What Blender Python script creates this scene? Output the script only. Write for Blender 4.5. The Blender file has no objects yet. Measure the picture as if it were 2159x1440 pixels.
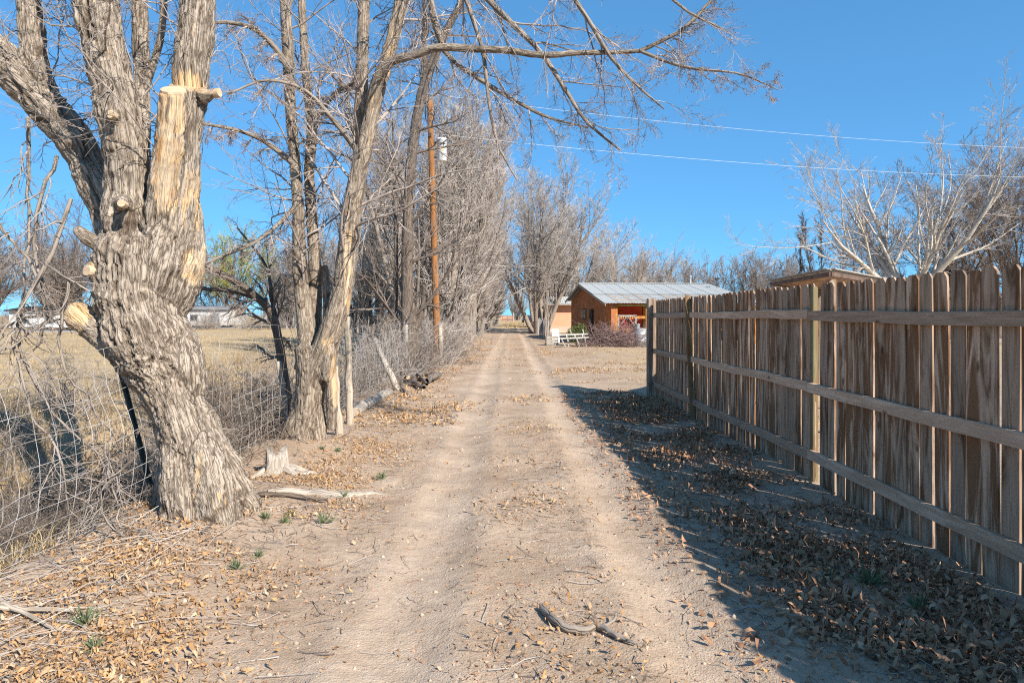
import bpy, math, random
import numpy as np
from mathutils import Vector, Matrix, Quaternion

S = bpy.context.scene
COL = S.collection
rad = math.radians
F = 1439.0            # focal length in photo pixels
EYE = 1.55
PI = math.pi

# ------------------------------------------------------------------ camera, sky, sun, exposure
cam = bpy.data.cameras.new('camera')
cam.lens = 24.0
cam.sensor_width = 36.0
cam.shift_y = -56.0 / 2159.0
cam.clip_start = 0.05
cam.clip_end = 3000
co = bpy.data.objects.new('camera', cam)
co.location = (0, 0, EYE)
co.rotation_euler = (rad(90), 0, 0)
COL.objects.link(co)
S.camera = co

SUN_EL = 35.0
SX, SY = 0.657, -0.754
w = bpy.data.worlds.new('World')
S.world = w
w.use_nodes = True
wn = w.node_tree
bg = wn.nodes['Background']
sky = wn.nodes.new('ShaderNodeTexSky')
sky.sky_type = 'NISHITA'
sky.sun_disc = False
sky.sun_elevation = rad(SUN_EL)
sky.sun_rotation = math.atan2(SX, SY)
sky.altitude = 1700
sky.air_density = 0.8
sky.dust_density = 0.0
sky.ozone_density = 2.0
# even colour grade of the whole dome: softer gradient, deeper high-desert blue
gm = wn.nodes.new('ShaderNodeGamma')
gm.inputs[1].default_value = 0.5
tn = wn.nodes.new('ShaderNodeVectorMath')
tn.operation = 'MULTIPLY'
tn.inputs[1].default_value = (0.385, 0.93, 1.41)
wn.links.new(sky.outputs[0], gm.inputs[0])
wn.links.new(gm.outputs[0], tn.inputs[0])
wn.links.new(tn.outputs[0], bg.inputs[0])
bg.inputs[1].default_value = 0.148

sl = bpy.data.lights.new('sun', 'SUN')
sl.energy = 4.0
sl.angle = rad(0.53)
sl.color = (1.0, 0.93, 0.83)
so = bpy.data.objects.new('sun', sl)
ce = math.cos(rad(SUN_EL))
sv = Vector((SX * ce, SY * ce, math.sin(rad(SUN_EL))))
so.rotation_euler = sv.to_track_quat('Z', 'Y').to_euler()
so.location = sv * 60
COL.objects.link(so)

vs = S.view_settings
vs.view_transform = 'Standard'
vs.look = 'None'
vs.exposure = 1.05
vs.gamma = 1.0
vs.use_curve_mapping = False
S.cycles.max_bounces = 6
S.cycles.use_denoising = False
S.cycles.filter_width = 1.1

# ------------------------------------------------------------------ helpers
rng = np.random.default_rng(11)
rnd = random.Random(5)


def px(x, y, d):
    """photo pixel at distance d along the view axis -> world point"""
    return np.array([(x - 1079.5) * d / F, d, EYE - (y - 664.0) * d / F])


def norm(v):
    return v / np.maximum(np.linalg.norm(v, axis=-1, keepdims=True), 1e-9)


_perm = np.random.default_rng(3).permutation(256)
_perm = np.concatenate([_perm, _perm, _perm])
_grad = norm(np.random.default_rng(4).normal(size=(256, 3)))


def noise3(p):
    """vectorised gradient noise, about -1..1"""
    p = np.asarray(p, dtype=float)
    i = np.floor(p).astype(int)
    f = p - i
    u = f * f * f * (f * (f * 6 - 15) + 10)
    i &= 255
    out = 0
    for dx in (0, 1):
        for dy in (0, 1):
            for dz in (0, 1):
                h = _perm[_perm[_perm[(i[:, 0] + dx) & 255] + ((i[:, 1] + dy) & 255)] + ((i[:, 2] + dz) & 255)]
                g = _grad[h]
                d = g[:, 0] * (f[:, 0] - dx) + g[:, 1] * (f[:, 1] - dy) + g[:, 2] * (f[:, 2] - dz)
                wgt = (u[:, 0] if dx else 1 - u[:, 0]) * (u[:, 1] if dy else 1 - u[:, 1]) * (u[:, 2] if dz else 1 - u[:, 2])
                out = out + wgt * d
    return out * 1.6


def noise2(x, y, s=1.0, z=0.0):
    x = np.asarray(x, dtype=float)
    sh = x.shape
    p = np.stack([x.ravel() * s, np.asarray(y, dtype=float).ravel() * s, np.full(x.size, z)], 1)
    return noise3(p).reshape(sh)


def sstep(a, b, x):
    t = np.clip((x - a) / (b - a), 0, 1)
    return t * t * (3 - 2 * t)


def mesh_np(name, V, Fq, attrs=None, smooth=True, tris=False):
    """mesh from numpy vertices and a uniform face array (quads or tris)"""
    V = np.asarray(V, dtype=np.float32)
    Fq = np.asarray(Fq, dtype=np.int32)
    k = Fq.shape[1]
    me = bpy.data.meshes.new(name)
    me.vertices.add(len(V))
    me.vertices.foreach_set('co', V.ravel())
    me.loops.add(Fq.size)
    me.loops.foreach_set('vertex_index', Fq.ravel())
    me.polygons.add(len(Fq))
    me.polygons.foreach_set('loop_start', np.arange(len(Fq), dtype=np.int32) * k)
    if smooth:
        me.polygons.foreach_set('use_smooth', np.ones(len(Fq), dtype=bool))
    me.update(calc_edges=True)
    for nm, a in (attrs or {}).items():
        a = np.asarray(a, dtype=np.float32)
        if a.ndim == 1:
            at = me.attributes.new(nm, 'FLOAT', 'POINT')
            at.data.foreach_set('value', a)
        else:
            at = me.attributes.new(nm, 'FLOAT_VECTOR', 'POINT')
            at.data.foreach_set('vector', a.ravel())
    return me


def link(name, me, mat=None, parent=None, loc=None, rot=None):
    o = bpy.data.objects.new(name, me)
    COL.objects.link(o)
    if mat is not None and me is not None and not me.materials:
        me.materials.append(mat)
    if parent is not None:
        o.parent = parent
    if loc is not None:
        o.location = loc
    if rot is not None:
        o.rotation_euler = rot
    return o


def tag(o, label, cat, group=None):
    o['label'] = label
    o['category'] = cat
    if group:
        o['group'] = group
    return o


def thing(name, label, cat, loc=(0, 0, 0), rz=0.0, group=None):
    o = bpy.data.objects.new(name, None)
    o.empty_display_size = 0.2
    COL.objects.link(o)
    o.location = loc
    o.rotation_euler = (0, 0, rz)
    return tag(o, label, cat, group)


def copy_thing(root, loc, rz=0.0, scale=1.0, label=None, group=None):
    r = root.copy()
    COL.objects.link(r)
    r.location = loc
    r.rotation_euler = (0, 0, rz)
    r.scale = (scale,) * 3 if not isinstance(scale, tuple) else scale
    if label:
        r['label'] = label
    if group:
        r['group'] = group
    for ch in list(root.children):
        c = ch.copy()
        COL.objects.link(c)
        c.parent = r
        for g in list(ch.children):
            d = g.copy()
            COL.objects.link(d)
            d.parent = c
    return r


class MB:
    """collects simple solids into one mesh"""

    def __init__(self):
        self.v = []
        self.f = []

    def add(self, V, Fs):
        n = len(self.v)
        self.v += [tuple(map(float, p)) for p in V]
        self.f += [tuple(int(i) + n for i in f) for f in Fs]
        return self

    def box(self, c, s, rot=None, bev=0.0):
        hx, hy, hz = s[0] / 2, s[1] / 2, s[2] / 2
        m = Matrix.Translation(c) @ (rot.to_matrix().to_4x4() if isinstance(rot, Quaternion) else (rot.to_4x4() if rot is not None else Matrix()))
        if bev <= 0:
            V = [m @ Vector((x * hx, y * hy, z * hz)) for x in (-1, 1) for y in (-1, 1) for z in (-1, 1)]
            Fs = [(0, 1, 3, 2), (4, 6, 7, 5), (0, 4, 5, 1), (2, 3, 7, 6), (0, 2, 6, 4), (1, 5, 7, 3)]
            return self.add(V, Fs)
        b = bev                                    # box with chamfered long z edges and top rim
        pts = [(-hx + b, -hy), (hx - b, -hy), (hx, -hy + b), (hx, hy - b), (hx - b, hy), (-hx + b, hy), (-hx, hy - b), (-hx, -hy + b)]
        V = []
        for z, k in ((-hz, 1 - b / max(hx, hy)), (-hz + b, 1), (hz - b, 1), (hz, 1 - b / max(hx, hy))):
            V += [m @ Vector((p[0] * k, p[1] * k, z)) for p in pts]
        Fs = [tuple(range(7, -1, -1)), tuple(range(24, 32))]
        for r in range(3):
            for i in range(8):
                j = (i + 1) % 8
                Fs.append((r * 8 + i, r * 8 + j, r * 8 + 8 + j, r * 8 + 8 + i))
        return self.add(V, Fs)

    def beam(self, a, b, wd, ht, up=(0, 0, 1), bev=0.0):
        a = Vector(a)
        b = Vector(b)
        z = (b - a).normalized()
        u = Vector(up)
        if abs(z.dot(u)) > 0.95:
            u = Vector((0, 1, 0))
        x = u.cross(z).normalized()
        y = z.cross(x)
        rot = Matrix((x, y, z)).transposed()
        return self.box((a + b) / 2, (wd, ht, (b - a).length), rot, bev)

    def tube(self, pts, rs, n=8, cap=True):
        pts = np.array(pts, dtype=float)
        rs = np.full(len(pts), rs) if np.isscalar(rs) else np.array(rs, dtype=float)
        V, Fs = tubes(pts[None], rs[None], n)[:2]
        Fs = [tuple(f) for f in Fs]
        if cap:
            Fs.append(tuple(range(n - 1, -1, -1)))
            Fs.append(tuple(range((len(pts) - 1) * n, len(pts) * n)))
        return self.add(V, Fs)

    def lathe(self, prof, n=20, c=(0, 0, 0)):
        V = []
        Fs = []
        for r, z in prof:
            for i in range(n):
                a = 2 * PI * i / n
                V.append((c[0] + r * math.cos(a), c[1] + r * math.sin(a), c[2] + z))
        for k in range(len(prof) - 1):
            for i in range(n):
                j = (i + 1) % n
                Fs.append((k * n + i, k * n + j, k * n + n + j, k * n + n + i))
        Fs.append(tuple(range(n - 1, -1, -1)))
        Fs.append(tuple(range((len(prof) - 1) * n, len(prof) * n)))
        return self.add(V, Fs)

    def mesh(self, name, smooth=False):
        me = bpy.data.meshes.new(name)
        me.from_pydata(self.v, [], self.f)
        if smooth:
            me.polygons.foreach_set('use_smooth', np.ones(len(me.polygons), dtype=bool))
        me.update()
        return me

    def build(self, name, mat, parent=None, smooth=False, loc=None, rot=None):
        return link(name, self.mesh(name, smooth), mat, parent, loc, rot)


def tubes(P, R, sides):
    """P [B,N,3], R [B,N] -> vertices, quads, bark coordinate"""
    B, N, _ = P.shape
    T = np.empty_like(P)
    T[:, 1:-1] = P[:, 2:] - P[:, :-2]
    T[:, 0] = P[:, 1] - P[:, 0]
    T[:, -1] = P[:, -1] - P[:, -2]
    T = norm(T)
    mean = norm(P[:, -1] - P[:, 0])
    ref = np.where(np.abs(mean[:, 2:3]) < 0.8, np.array([[0, 0, 1.0]]), np.array([[1.0, 0, 0]]))
    ref = norm(ref - (ref * mean).sum(-1, keepdims=True) * mean)
    n1 = ref[:, None, :] - (ref[:, None, :] * T).sum(-1, keepdims=True) * T
    n1 = norm(n1)
    n2 = np.cross(T, n1)
    a = np.arange(sides) * 2 * PI / sides
    off = n1[:, :, None, :] * np.cos(a)[None, None, :, None] + n2[:, :, None, :] * np.sin(a)[None, None, :, None]
    off = off * R[:, :, None, None]
    V = (P[:, :, None, :] + off).reshape(-1, 3)
    s = np.concatenate([np.zeros((B, 1)), np.cumsum(np.linalg.norm(np.diff(P, axis=1), axis=-1), axis=1)], 1)
    bc = np.empty((B, N, sides, 3))
    bc[..., 0] = (np.cos(a)[None, None] * R[:, :, None]) + np.arange(B)[:, None, None] * 1.7
    bc[..., 1] = np.sin(a)[None, None] * R[:, :, None]
    bc[..., 2] = s[:, :, None]
    b = np.arange(B)[:, None, None] * N * sides
    k = np.arange(N - 1)[None, :, None] * sides
    i = np.arange(sides)[None, None, :]
    j = (i + 1) % sides
    Fq = np.stack([b + k + i, b + k + j, b + k + sides + j, b + k + sides + i], -1).reshape(-1, 4)
    return V, Fq, bc.reshape(-1, 3)


def join_tubes(name, groups):
    """groups: list of (P, R, sides) -> one mesh"""
    Vs, Fs, Bs = [], [], []
    n = 0
    for P, R, sd in groups:
        if len(P) == 0:
            continue
        V, Fq, bc = tubes(P, R, sd)
        Vs.append(V)
        Fs.append(Fq + n)
        Bs.append(bc)
        n += len(V)
    return mesh_np(name, np.concatenate(Vs), np.concatenate(Fs), {'barkco': np.concatenate(Bs)})


def resample(pts, n):
    """Catmull-Rom through rows of any width, n samples"""
    p = np.array(pts, dtype=float)
    q = np.concatenate([2 * p[:1] - p[1:2], p, 2 * p[-1:] - p[-2:-1]])
    m = len(p) - 1
    t = np.linspace(0, m - 1e-6, n)
    i = t.astype(int)
    f = (t - i)[:, None]
    a, b, c, d = q[i], q[i + 1], q[i + 2], q[i + 3]
    return 0.5 * (2 * b + (c - a) * f + (2 * a - 5 * b + 4 * c - d) * f ** 2 + (3 * b - a - 3 * c + d) * f ** 3)


def limb(pix, n=24):
    """pixel rows (x, y, d, half width px) -> points [n,3], radii [n]"""
    rows = [list(px(x, y, d)) + [h * d / F] for x, y, d, h in pix]
    r = resample(rows, n)
    return r[:, :3], np.maximum(r[:, 3], 0.002)


def grow(P, R, n, t0, t1, ang, asd, lr, npt, rr, wig, up, rng, rtip=0.3, rmin=0.002, lmin=0.05, tfall=0.5, side=None):
    """n children on every parent branch; all vectorised"""
    B, N, _ = P.shape
    t = t0 + (t1 - t0) * (np.arange(n)[None] + rng.random((B, n))) / n
    x = t * (N - 1)
    i = np.minimum(x.astype(int), N - 2)
    f = (x - i)[..., None]
    bi = np.arange(B)[:, None]
    p0 = P[bi, i] * (1 - f) + P[bi, i + 1] * f
    tan = norm(P[bi, i + 1] - P[bi, i])
    r0 = np.maximum((R[bi, i] * (1 - f[..., 0]) + R[bi, i + 1] * f[..., 0]) * rr, rmin)
    Lp = np.linalg.norm(np.diff(P, axis=1), axis=-1).sum(1)[:, None]
    L = np.maximum(Lp * lr * (1 - tfall * t) * rng.uniform(0.65, 1.3, (B, n)), lmin)
    pr = rng.normal(size=(B, n, 3))
    if side is not None:
        pr = pr + np.array(side)
    pr = norm(pr - (pr * tan).sum(-1, keepdims=True) * tan)
    a = ang + asd * rng.normal(size=(B, n, 1))
    d = norm(tan * np.cos(a) + pr * np.sin(a))
    p0 = p0.reshape(-1, 3)
    d = d.reshape(-1, 3)
    L = L.reshape(-1)
    r0 = r0.reshape(-1)
    M = len(p0)
    out = np.empty((M, npt, 3))
    out[:, 0] = p0
    st = (L / (npt - 1))[:, None]
    for k in range(1, npt):
        d = norm(d + wig * rng.normal(size=(M, 3)) + np.array([0, 0, up]))
        out[:, k] = out[:, k - 1] + d * st
    sp = np.linspace(0, 1, npt)[None]
    rr_ = np.maximum(r0[:, None] * (1 - (1 - rtip) * sp), rmin * 0.7)
    return out, rr_


# ------------------------------------------------------------------ materials
def new_mat(name):
    m = bpy.data.materials.new(name)
    m.use_nodes = True
    nt = m.node_tree
    return m, nt, nt.nodes['Principled BSDF']


class NT:
    def __init__(self, nt):
        self.nt = nt

    def n(self, typ, **kw):
        o = self.nt.nodes.new(typ)
        for k, v in kw.items():
            if k in ('scale', 'detail', 'rough', 'dist', 'w'):
                o.inputs[{'scale': 'Scale', 'detail': 'Detail', 'rough': 'Roughness', 'dist': 'Distortion', 'w': 'W'}[k]].default_value = v
            else:
                setattr(o, k, v)
        return o

    def l(self, a, b):
        self.nt.links.new(a, b)

    def ramp(self, fac, stops, interp='LINEAR'):
        o = self.nt.nodes.new('ShaderNodeValToRGB')
        o.color_ramp.interpolation = interp
        e = o.color_ramp.elements
        while len(e) < len(stops):
            e.new(0.5)
        for k, (p, c) in enumerate(stops):
            e[k].position = p
            e[k].color = (*c, 1) if len(c) == 3 else c
        self.l(fac, o.inputs[0])
        return o.outputs[0]

    def mix(self, fac, a, b, mode='MIX'):
        o = self.nt.nodes.new('ShaderNodeMix')
        o.data_type = 'RGBA'
        o.blend_type = mode
        for s, v in ((o.inputs[0], fac), (o.inputs[6], a), (o.inputs[7], b)):
            if hasattr(v, 'links'):
                self.l(v, s)
            elif isinstance(v, (int, float)):
                s.default_value = v
            else:
                s.default_value = (*v, 1)
        return o.outputs[2]

    def math(self, op, a, b=None, clamp=False):
        o = self.nt.nodes.new('ShaderNodeMath')
        o.operation = op
        o.use_clamp = clamp
        for s, v in ((o.inputs[0], a), (o.inputs[1], b)):
            if v is None:
                continue
            if hasattr(v, 'links'):
                self.l(v, s)
            else:
                s.default_value = v
        return o.outputs[0]

    def mapping(self, vec, scale=(1, 1, 1), loc=(0, 0, 0)):
        o = self.nt.nodes.new('ShaderNodeMapping')
        o.inputs['Scale'].default_value = scale
        o.inputs['Location'].default_value = loc
        self.l(vec, o.inputs['Vector'])
        return o.outputs[0]

    def attr(self, name, out='Fac'):
        o = self.nt.nodes.new('ShaderNodeAttribute')
        o.attribute_name = name
        return o.outputs[out]

    def noise(self, vec, scale, detail=4, rough=0.55, dist=0.0):
        o = self.n('ShaderNodeTexNoise', scale=scale, detail=detail, rough=rough, dist=dist)
        if vec is not None:
            self.l(vec, o.inputs['Vector'])
        return o.outputs['Fac']

    def bump(self, h, strength, dist, bsdf, prev=None):
        o = self.nt.nodes.new('ShaderNodeBump')
        o.inputs['Strength'].default_value = strength
        o.inputs['Distance'].default_value = dist
        self.l(h, o.inputs['Height'])
        if prev is not None:
            self.l(prev, o.inputs['Normal'])
        self.l(o.outputs[0], bsdf.inputs['Normal'])
        return o.outputs[0]


def plain(name, col, rough=0.7, var=0.15, scale=6.0, metallic=0.0, bump=0.0, dirt=None):
    m, nt, b = new_mat(name)
    t = NT(nt)
    tc = nt.nodes.new('ShaderNodeTexCoord').outputs['Object']
    f = t.noise(tc, scale, 5, 0.6)
    c2 = tuple(c * (1 - var * 1.6) for c in col)
    c1 = tuple(min(1, c * (1 + var)) for c in col)
    c = t.ramp(f, [(0.3, c2), (0.7, c1)])
    if dirt:
        g = t.noise(tc, scale * 0.35, 6, 0.65)
        c = t.mix(t.ramp(g, [(0.48, (0, 0, 0)), (0.68, (1, 1, 1))]), c, dirt)
    t.l(c, b.inputs['Base Color'])
    b.inputs['Roughness'].default_value = rough
    b.inputs['Metallic'].default_value = metallic
    b.inputs['Specular IOR Level'].default_value = 0.3
    if bump:
        t.bump(t.noise(tc, scale * 6, 4, 0.6), 0.6, bump, b)
    return m


def bark(name, light, dark, scale=9.0, zs=0.16, bumpd=0.02, attr='barkco', wood=False, contrast=(0.36, 0.6)):
    m, nt, b = new_mat(name)
    t = NT(nt)
    vec = t.attr(attr, 'Vector') if attr else nt.nodes.new('ShaderNodeTexCoord').outputs['Object']
    mp = t.mapping(vec, (1, 1, zs))
    f = t.noise(mp, scale, 6, 0.62, 0.5)
    f2 = t.noise(mp, scale * 3.7, 5, 0.65)
    f3 = t.noise(vec, 2.2, 3, 0.5)
    dv = nt.nodes.new('ShaderNodeVectorMath')
    dv.operation = 'MULTIPLY_ADD'
    nz_ = nt.nodes.new('ShaderNodeTexNoise')
    nz_.inputs['Scale'].default_value = scale * 0.9
    nz_.inputs['Detail'].default_value = 4
    t.l(mp, nz_.inputs['Vector'])
    t.l(nz_.outputs['Color'], dv.inputs[0])
    dv.inputs[1].default_value = (2.4 / scale,) * 3
    t.l(mp, dv.inputs[2])
    vo = nt.nodes.new('ShaderNodeTexVoronoi')
    vo.feature = 'DISTANCE_TO_EDGE'
    vo.inputs['Scale'].default_value = scale * 1.25
    t.l(dv.outputs[0], vo.inputs['Vector'])
    crack = t.ramp(vo.outputs['Distance'], [(0.0, (0, 0, 0)), (0.10, (0.8,) * 3), (0.3, (1, 1, 1))])
    h = t.math('ADD', t.math('MULTIPLY', crack, 0.36), t.math('ADD', t.math('MULTIPLY', f, 0.3), t.math('MULTIPLY', f2, 0.5)))
    mid = tuple(a_ * 0.62 + c_ * 0.38 for a_, c_ in zip(light, dark))
    c = t.ramp(h, [(contrast[0], dark), (contrast[0] + 0.22, mid), (contrast[1] + 0.22, light)])
    c = t.mix(t.math('MULTIPLY', t.ramp(f3, [(0.35, (0, 0, 0)), (0.7, (1, 1, 1))]), 0.5), c, tuple(x * 0.55 for x in light))
    if wood:
        c = t.mix(t.math('MULTIPLY', t.attr('furrow'), 0.62), c, dark)
        wa = t.attr('wood')
        wn_ = t.noise(t.mapping(vec, (1, 1, 0.08)), 16, 5, 0.6)
        wc = t.ramp(wn_, [(0.32, (0.36, 0.17, 0.06)), (0.5, (0.60, 0.40, 0.21)), (0.68, (0.68, 0.53, 0.35))])
        chk = t.noise(t.mapping(vec, (1, 1, 0.035)), 46, 3, 0.6, 0.4)
        wc = t.mix(t.ramp(chk, [(0.36, (0.85,) * 3), (0.43, (0, 0, 0))]), wc, (0.14, 0.07, 0.03))
        wg = t.noise(vec, 7, 4, 0.6)
        wc = t.mix(t.ramp(wg, [(0.45, (0, 0, 0)), (0.62, (0.6,) * 3)]), wc, (0.42, 0.35, 0.27))
        fac = t.ramp(t.math('ADD', wa, t.math('MULTIPLY', t.math('SUBTRACT', f, 0.5), 3.2)), [(0.5, (0, 0, 0)), (0.62, (1, 1, 1))])
        c = t.mix(fac, c, wc)
    t.l(c, b.inputs['Base Color'])
    b.inputs['Roughness'].default_value = 0.9
    b.inputs['Specular IOR Level'].default_value = 0.15
    t.bump(h, 0.9, bumpd, b)
    return m


M = {}
M['bark_old'] = bark('old_bark', (0.49, 0.41, 0.325), (0.10, 0.071, 0.05), 32, 0.075, 0.016, wood=True, contrast=(0.38, 0.56))
M['bark_two'] = bark('clump_bark', (0.45, 0.37, 0.285), (0.11, 0.08, 0.058), 34, 0.065, 0.012, wood=True, contrast=(0.38, 0.58))
M['bark_grey'] = bark('grey_bark', (0.36, 0.30, 0.245), (0.10, 0.08, 0.062), 14, 0.15, 0.02)
M['bark_dark'] = bark('dark_bark', (0.21, 0.165, 0.13), (0.06, 0.047, 0.037), 14, 0.15, 0.02)
M['bark_white'] = bark('white_bark', (0.62, 0.56, 0.47), (0.30, 0.25, 0.20), 10, 0.3, 0.01)
M['twig'] = plain('twig_bark', (0.34, 0.285, 0.245), 0.85, 0.35, 3.0)
M['twig_light'] = plain('pale_twig', (0.48, 0.42, 0.37), 0.85, 0.3, 2.0)
M['twig_mid'] = plain('sunlit_twig', (0.40, 0.335, 0.29), 0.85, 0.4, 5.0)
M['twig_dark'] = plain('dark_twig', (0.20, 0.155, 0.125), 0.85, 0.3, 2.0)
M['twig_red'] = plain('budding_twig', (0.26, 0.165, 0.14), 0.85, 0.3, 1.0)
M['twig_green'] = plain('green_twig', (0.36, 0.36, 0.10), 0.85, 0.3, 1.0)
M['bud'] = plain('bud_brown', (0.17, 0.085, 0.06), 0.8, 0.3, 3.0)
M['cut'] = plain('sawn_wood', (0.62, 0.48, 0.32), 0.8, 0.15, 20, bump=0.004)
_nt = M['cut'].node_tree
_t = NT(_nt)
_wv = _nt.nodes.new('ShaderNodeTexWave')
_wv.wave_type = 'RINGS'
_wv.rings_direction = 'Z'
_wv.inputs['Scale'].default_value = 26
_wv.inputs['Distortion'].default_value = 3.0
_wv.inputs['Detail'].default_value = 3
_t.l(_nt.nodes.new('ShaderNodeTexCoord').outputs['Object'], _wv.inputs['Vector'])
_b = _nt.nodes['Principled BSDF']
_src = _b.inputs['Base Color'].links[0].from_socket
_t.l(_t.mix(_t.math('MULTIPLY', _wv.outputs['Fac'], 0.45), _src, (0.36, 0.22, 0.12)), _b.inputs['Base Color'])
M['grey_log'] = bark('weathered_log', (0.50, 0.44, 0.37), (0.20, 0.16, 0.125), 20, 0.06, 0.008)
M['dark_log'] = bark('charred_log', (0.22, 0.18, 0.15), (0.06, 0.048, 0.04), 14, 0.2, 0.015)
M['post'] = bark('weathered_post', (0.55, 0.47, 0.37), (0.25, 0.19, 0.14), 22, 0.05, 0.006)
M['wire'] = plain('galvanised_wire', (0.50, 0.48, 0.46), 0.5, 0.25, 4, metallic=0.1, dirt=(0.2, 0.12, 0.07))
M['steel_green'] = plain('green_steel', (0.045, 0.06, 0.05), 0.6, 0.3, 8)
M['white_wire'] = plain('power_wire', (0.75, 0.75, 0.73), 0.4, 0.05, 1)


# ---- boards of the fence
def wood_board(name, light, dark, stain, amount=0.5, axis=2):
    m, nt, b = new_mat(name)
    t = NT(nt)

    def ax(s, o=1.0):
        v_ = [o, o, o]
        v_[axis] = s
        return tuple(v_)
    tc = nt.nodes.new('ShaderNodeTexCoord').outputs['Object']
    oi = nt.nodes.new('ShaderNodeObjectInfo').outputs['Random']
    cmb = nt.nodes.new('ShaderNodeCombineXYZ')
    t.l(t.math('MULTIPLY', oi, 37.0), cmb.inputs[0])
    t.l(t.math('MULTIPLY', oi, 91.0), cmb.inputs[2])
    ad = nt.nodes.new('ShaderNodeVectorMath')
    ad.operation = 'ADD'
    t.l(tc, ad.inputs[0])
    t.l(cmb.outputs[0], ad.inputs[1])
    v = ad.outputs[0]
    grain = t.noise(t.mapping(v, ax(0.035)), 95, 5, 0.65, 0.8)
    broad = t.noise(t.mapping(v, ax(0.16)), 16, 4, 0.6, 0.6)
    st = t.noise(t.mapping(v, ax(0.14)), 9.5, 4, 0.6, 1.0)
    c = t.ramp(grain, [(0.3, dark), (0.55, light), (0.75, tuple(min(1, x * 1.2) for x in light))])
    c = t.mix(t.ramp(broad, [(0.35, (0, 0, 0)), (0.75, (0.5, 0.5, 0.5))]), c, tuple(x * 0.72 for x in light))
    sf = t.ramp(t.math('ADD', st, t.math('MULTIPLY', t.math('SUBTRACT', oi, 0.5), 0.16)), [(0.43, (0, 0, 0)), (0.58, (amount,) * 3)])
    c = t.mix(sf, c, stain)
    # knots
    vo = nt.nodes.new('ShaderNodeTexVoronoi')
    vo.inputs['Scale'].default_value = 3.2
    t.l(t.mapping(v, ax(0.8, 1.6)), vo.inputs['Vector'])
    k = t.ramp(vo.outputs['Distance'], [(0.05, (1, 1, 1)), (0.12, (0, 0, 0))])
    c = t.mix(t.math('MULTIPLY', k, 0.75), c, tuple(x * 0.35 for x in stain))
    br = t.math('ADD', 0.55, t.math('MULTIPLY', oi, 0.65))
    c = t.mix(1.0, c, br, 'MULTIPLY')
    t.l(c, b.inputs['Base Color'])
    b.inputs['Roughness'].default_value = 0.88
    b.inputs['Specular IOR Level'].default_value = 0.15
    t.bump(t.math('ADD', grain, t.math('MULTIPLY', broad, 0.5)), 0.7, 0.006, b)
    return m


M['picket'] = wood_board('picket_wood', (0.63, 0.44, 0.305), (0.42, 0.275, 0.175), (0.17, 0.08, 0.036), 0.92)
M['rail'] = wood_board('rail_wood', (0.66, 0.46, 0.32), (0.44, 0.29, 0.19), (0.28, 0.16, 0.09), 0.4, 1)
M['treated'] = wood_board('treated_wood', (0.34, 0.28, 0.15), (0.22, 0.175, 0.09), (0.30, 0.16, 0.07), 0.7)
M['yellow_wood'] = wood_board('yellowed_wood', (0.44, 0.29, 0.15), (0.28, 0.17, 0.08), (0.2, 0.1, 0.04), 0.6)
M['end_post'] = wood_board('end_post_wood', (0.46, 0.35, 0.26), (0.24, 0.165, 0.115), (0.14, 0.085, 0.055), 0.6)
M['utility'] = bark('utility_pole_wood', (0.38, 0.175, 0.068), (0.12, 0.05, 0.022), 18, 0.02, 0.004, contrast=(0.3, 0.62))


# ------------------------------------------------------------------ ground
def ditch_d(y):
    return 0.42 + 0.40 * sstep(4.2, 6.5, y)


def gh(x, y, fine=True):
    x = np.asarray(x, dtype=float)
    y = np.asarray(y, dtype=float)
    z = 0.035 * noise2(x, y, 0.35) + 0.02 * noise2(x, y, 1.1, 3)
    z = z * sstep(120, 20, y)
    near = sstep(40, 14, y)
    for rx in (-0.57, 0.84):
        u = x - rx - 0.08 * noise2(y * 0 + 1, y, 0.15, rx)
        z = z - (0.026 if rx < 0 else 0.038) * np.exp(-(np.abs(u) / 0.2) ** 3) + 0.010 * np.exp(-((np.abs(u) - 0.3) / 0.1) ** 2)
    z = z + 0.05 * sstep(-1.2, -2.2, x)                       # left bank
    w1 = sstep(-2.85, -3.9, x) * sstep(-6.6, -5.0, x)         # ditch
    z = z - ditch_d(y) * w1 + 0.06 * noise2(x, y, 1.6, 9) * w1
    z = z + 0.10 * sstep(-5.5, -8, x)
    for cx, cy, h, s in ((-2.35, 5.05, 0.10, 0.65), (-2.35, 7.7, 0.10, 0.6)):
        z = z + h * np.exp(-((x - cx) ** 2 + (y - cy) ** 2) / s ** 2)
    if fine:
        z = z + near * (0.014 * noise2(x, y, 3.1, 5) + 0.007 * noise2(x, y, 6.3, 7))
    return z


def g1(x, y):
    return float(gh(np.array([x]), np.array([y]))[0])


def graded(a, b, step, hi, lo, gr):
    c = list(np.arange(a, b + 1e-6, step))
    s = step
    x = c[-1]
    while x < hi:
        s *= gr
        x += s
        c.append(x)
    s = step
    x = c[0]
    while x > lo:
        s *= gr
        x -= s
        c.insert(0, x)
    return np.array(c)


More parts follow.
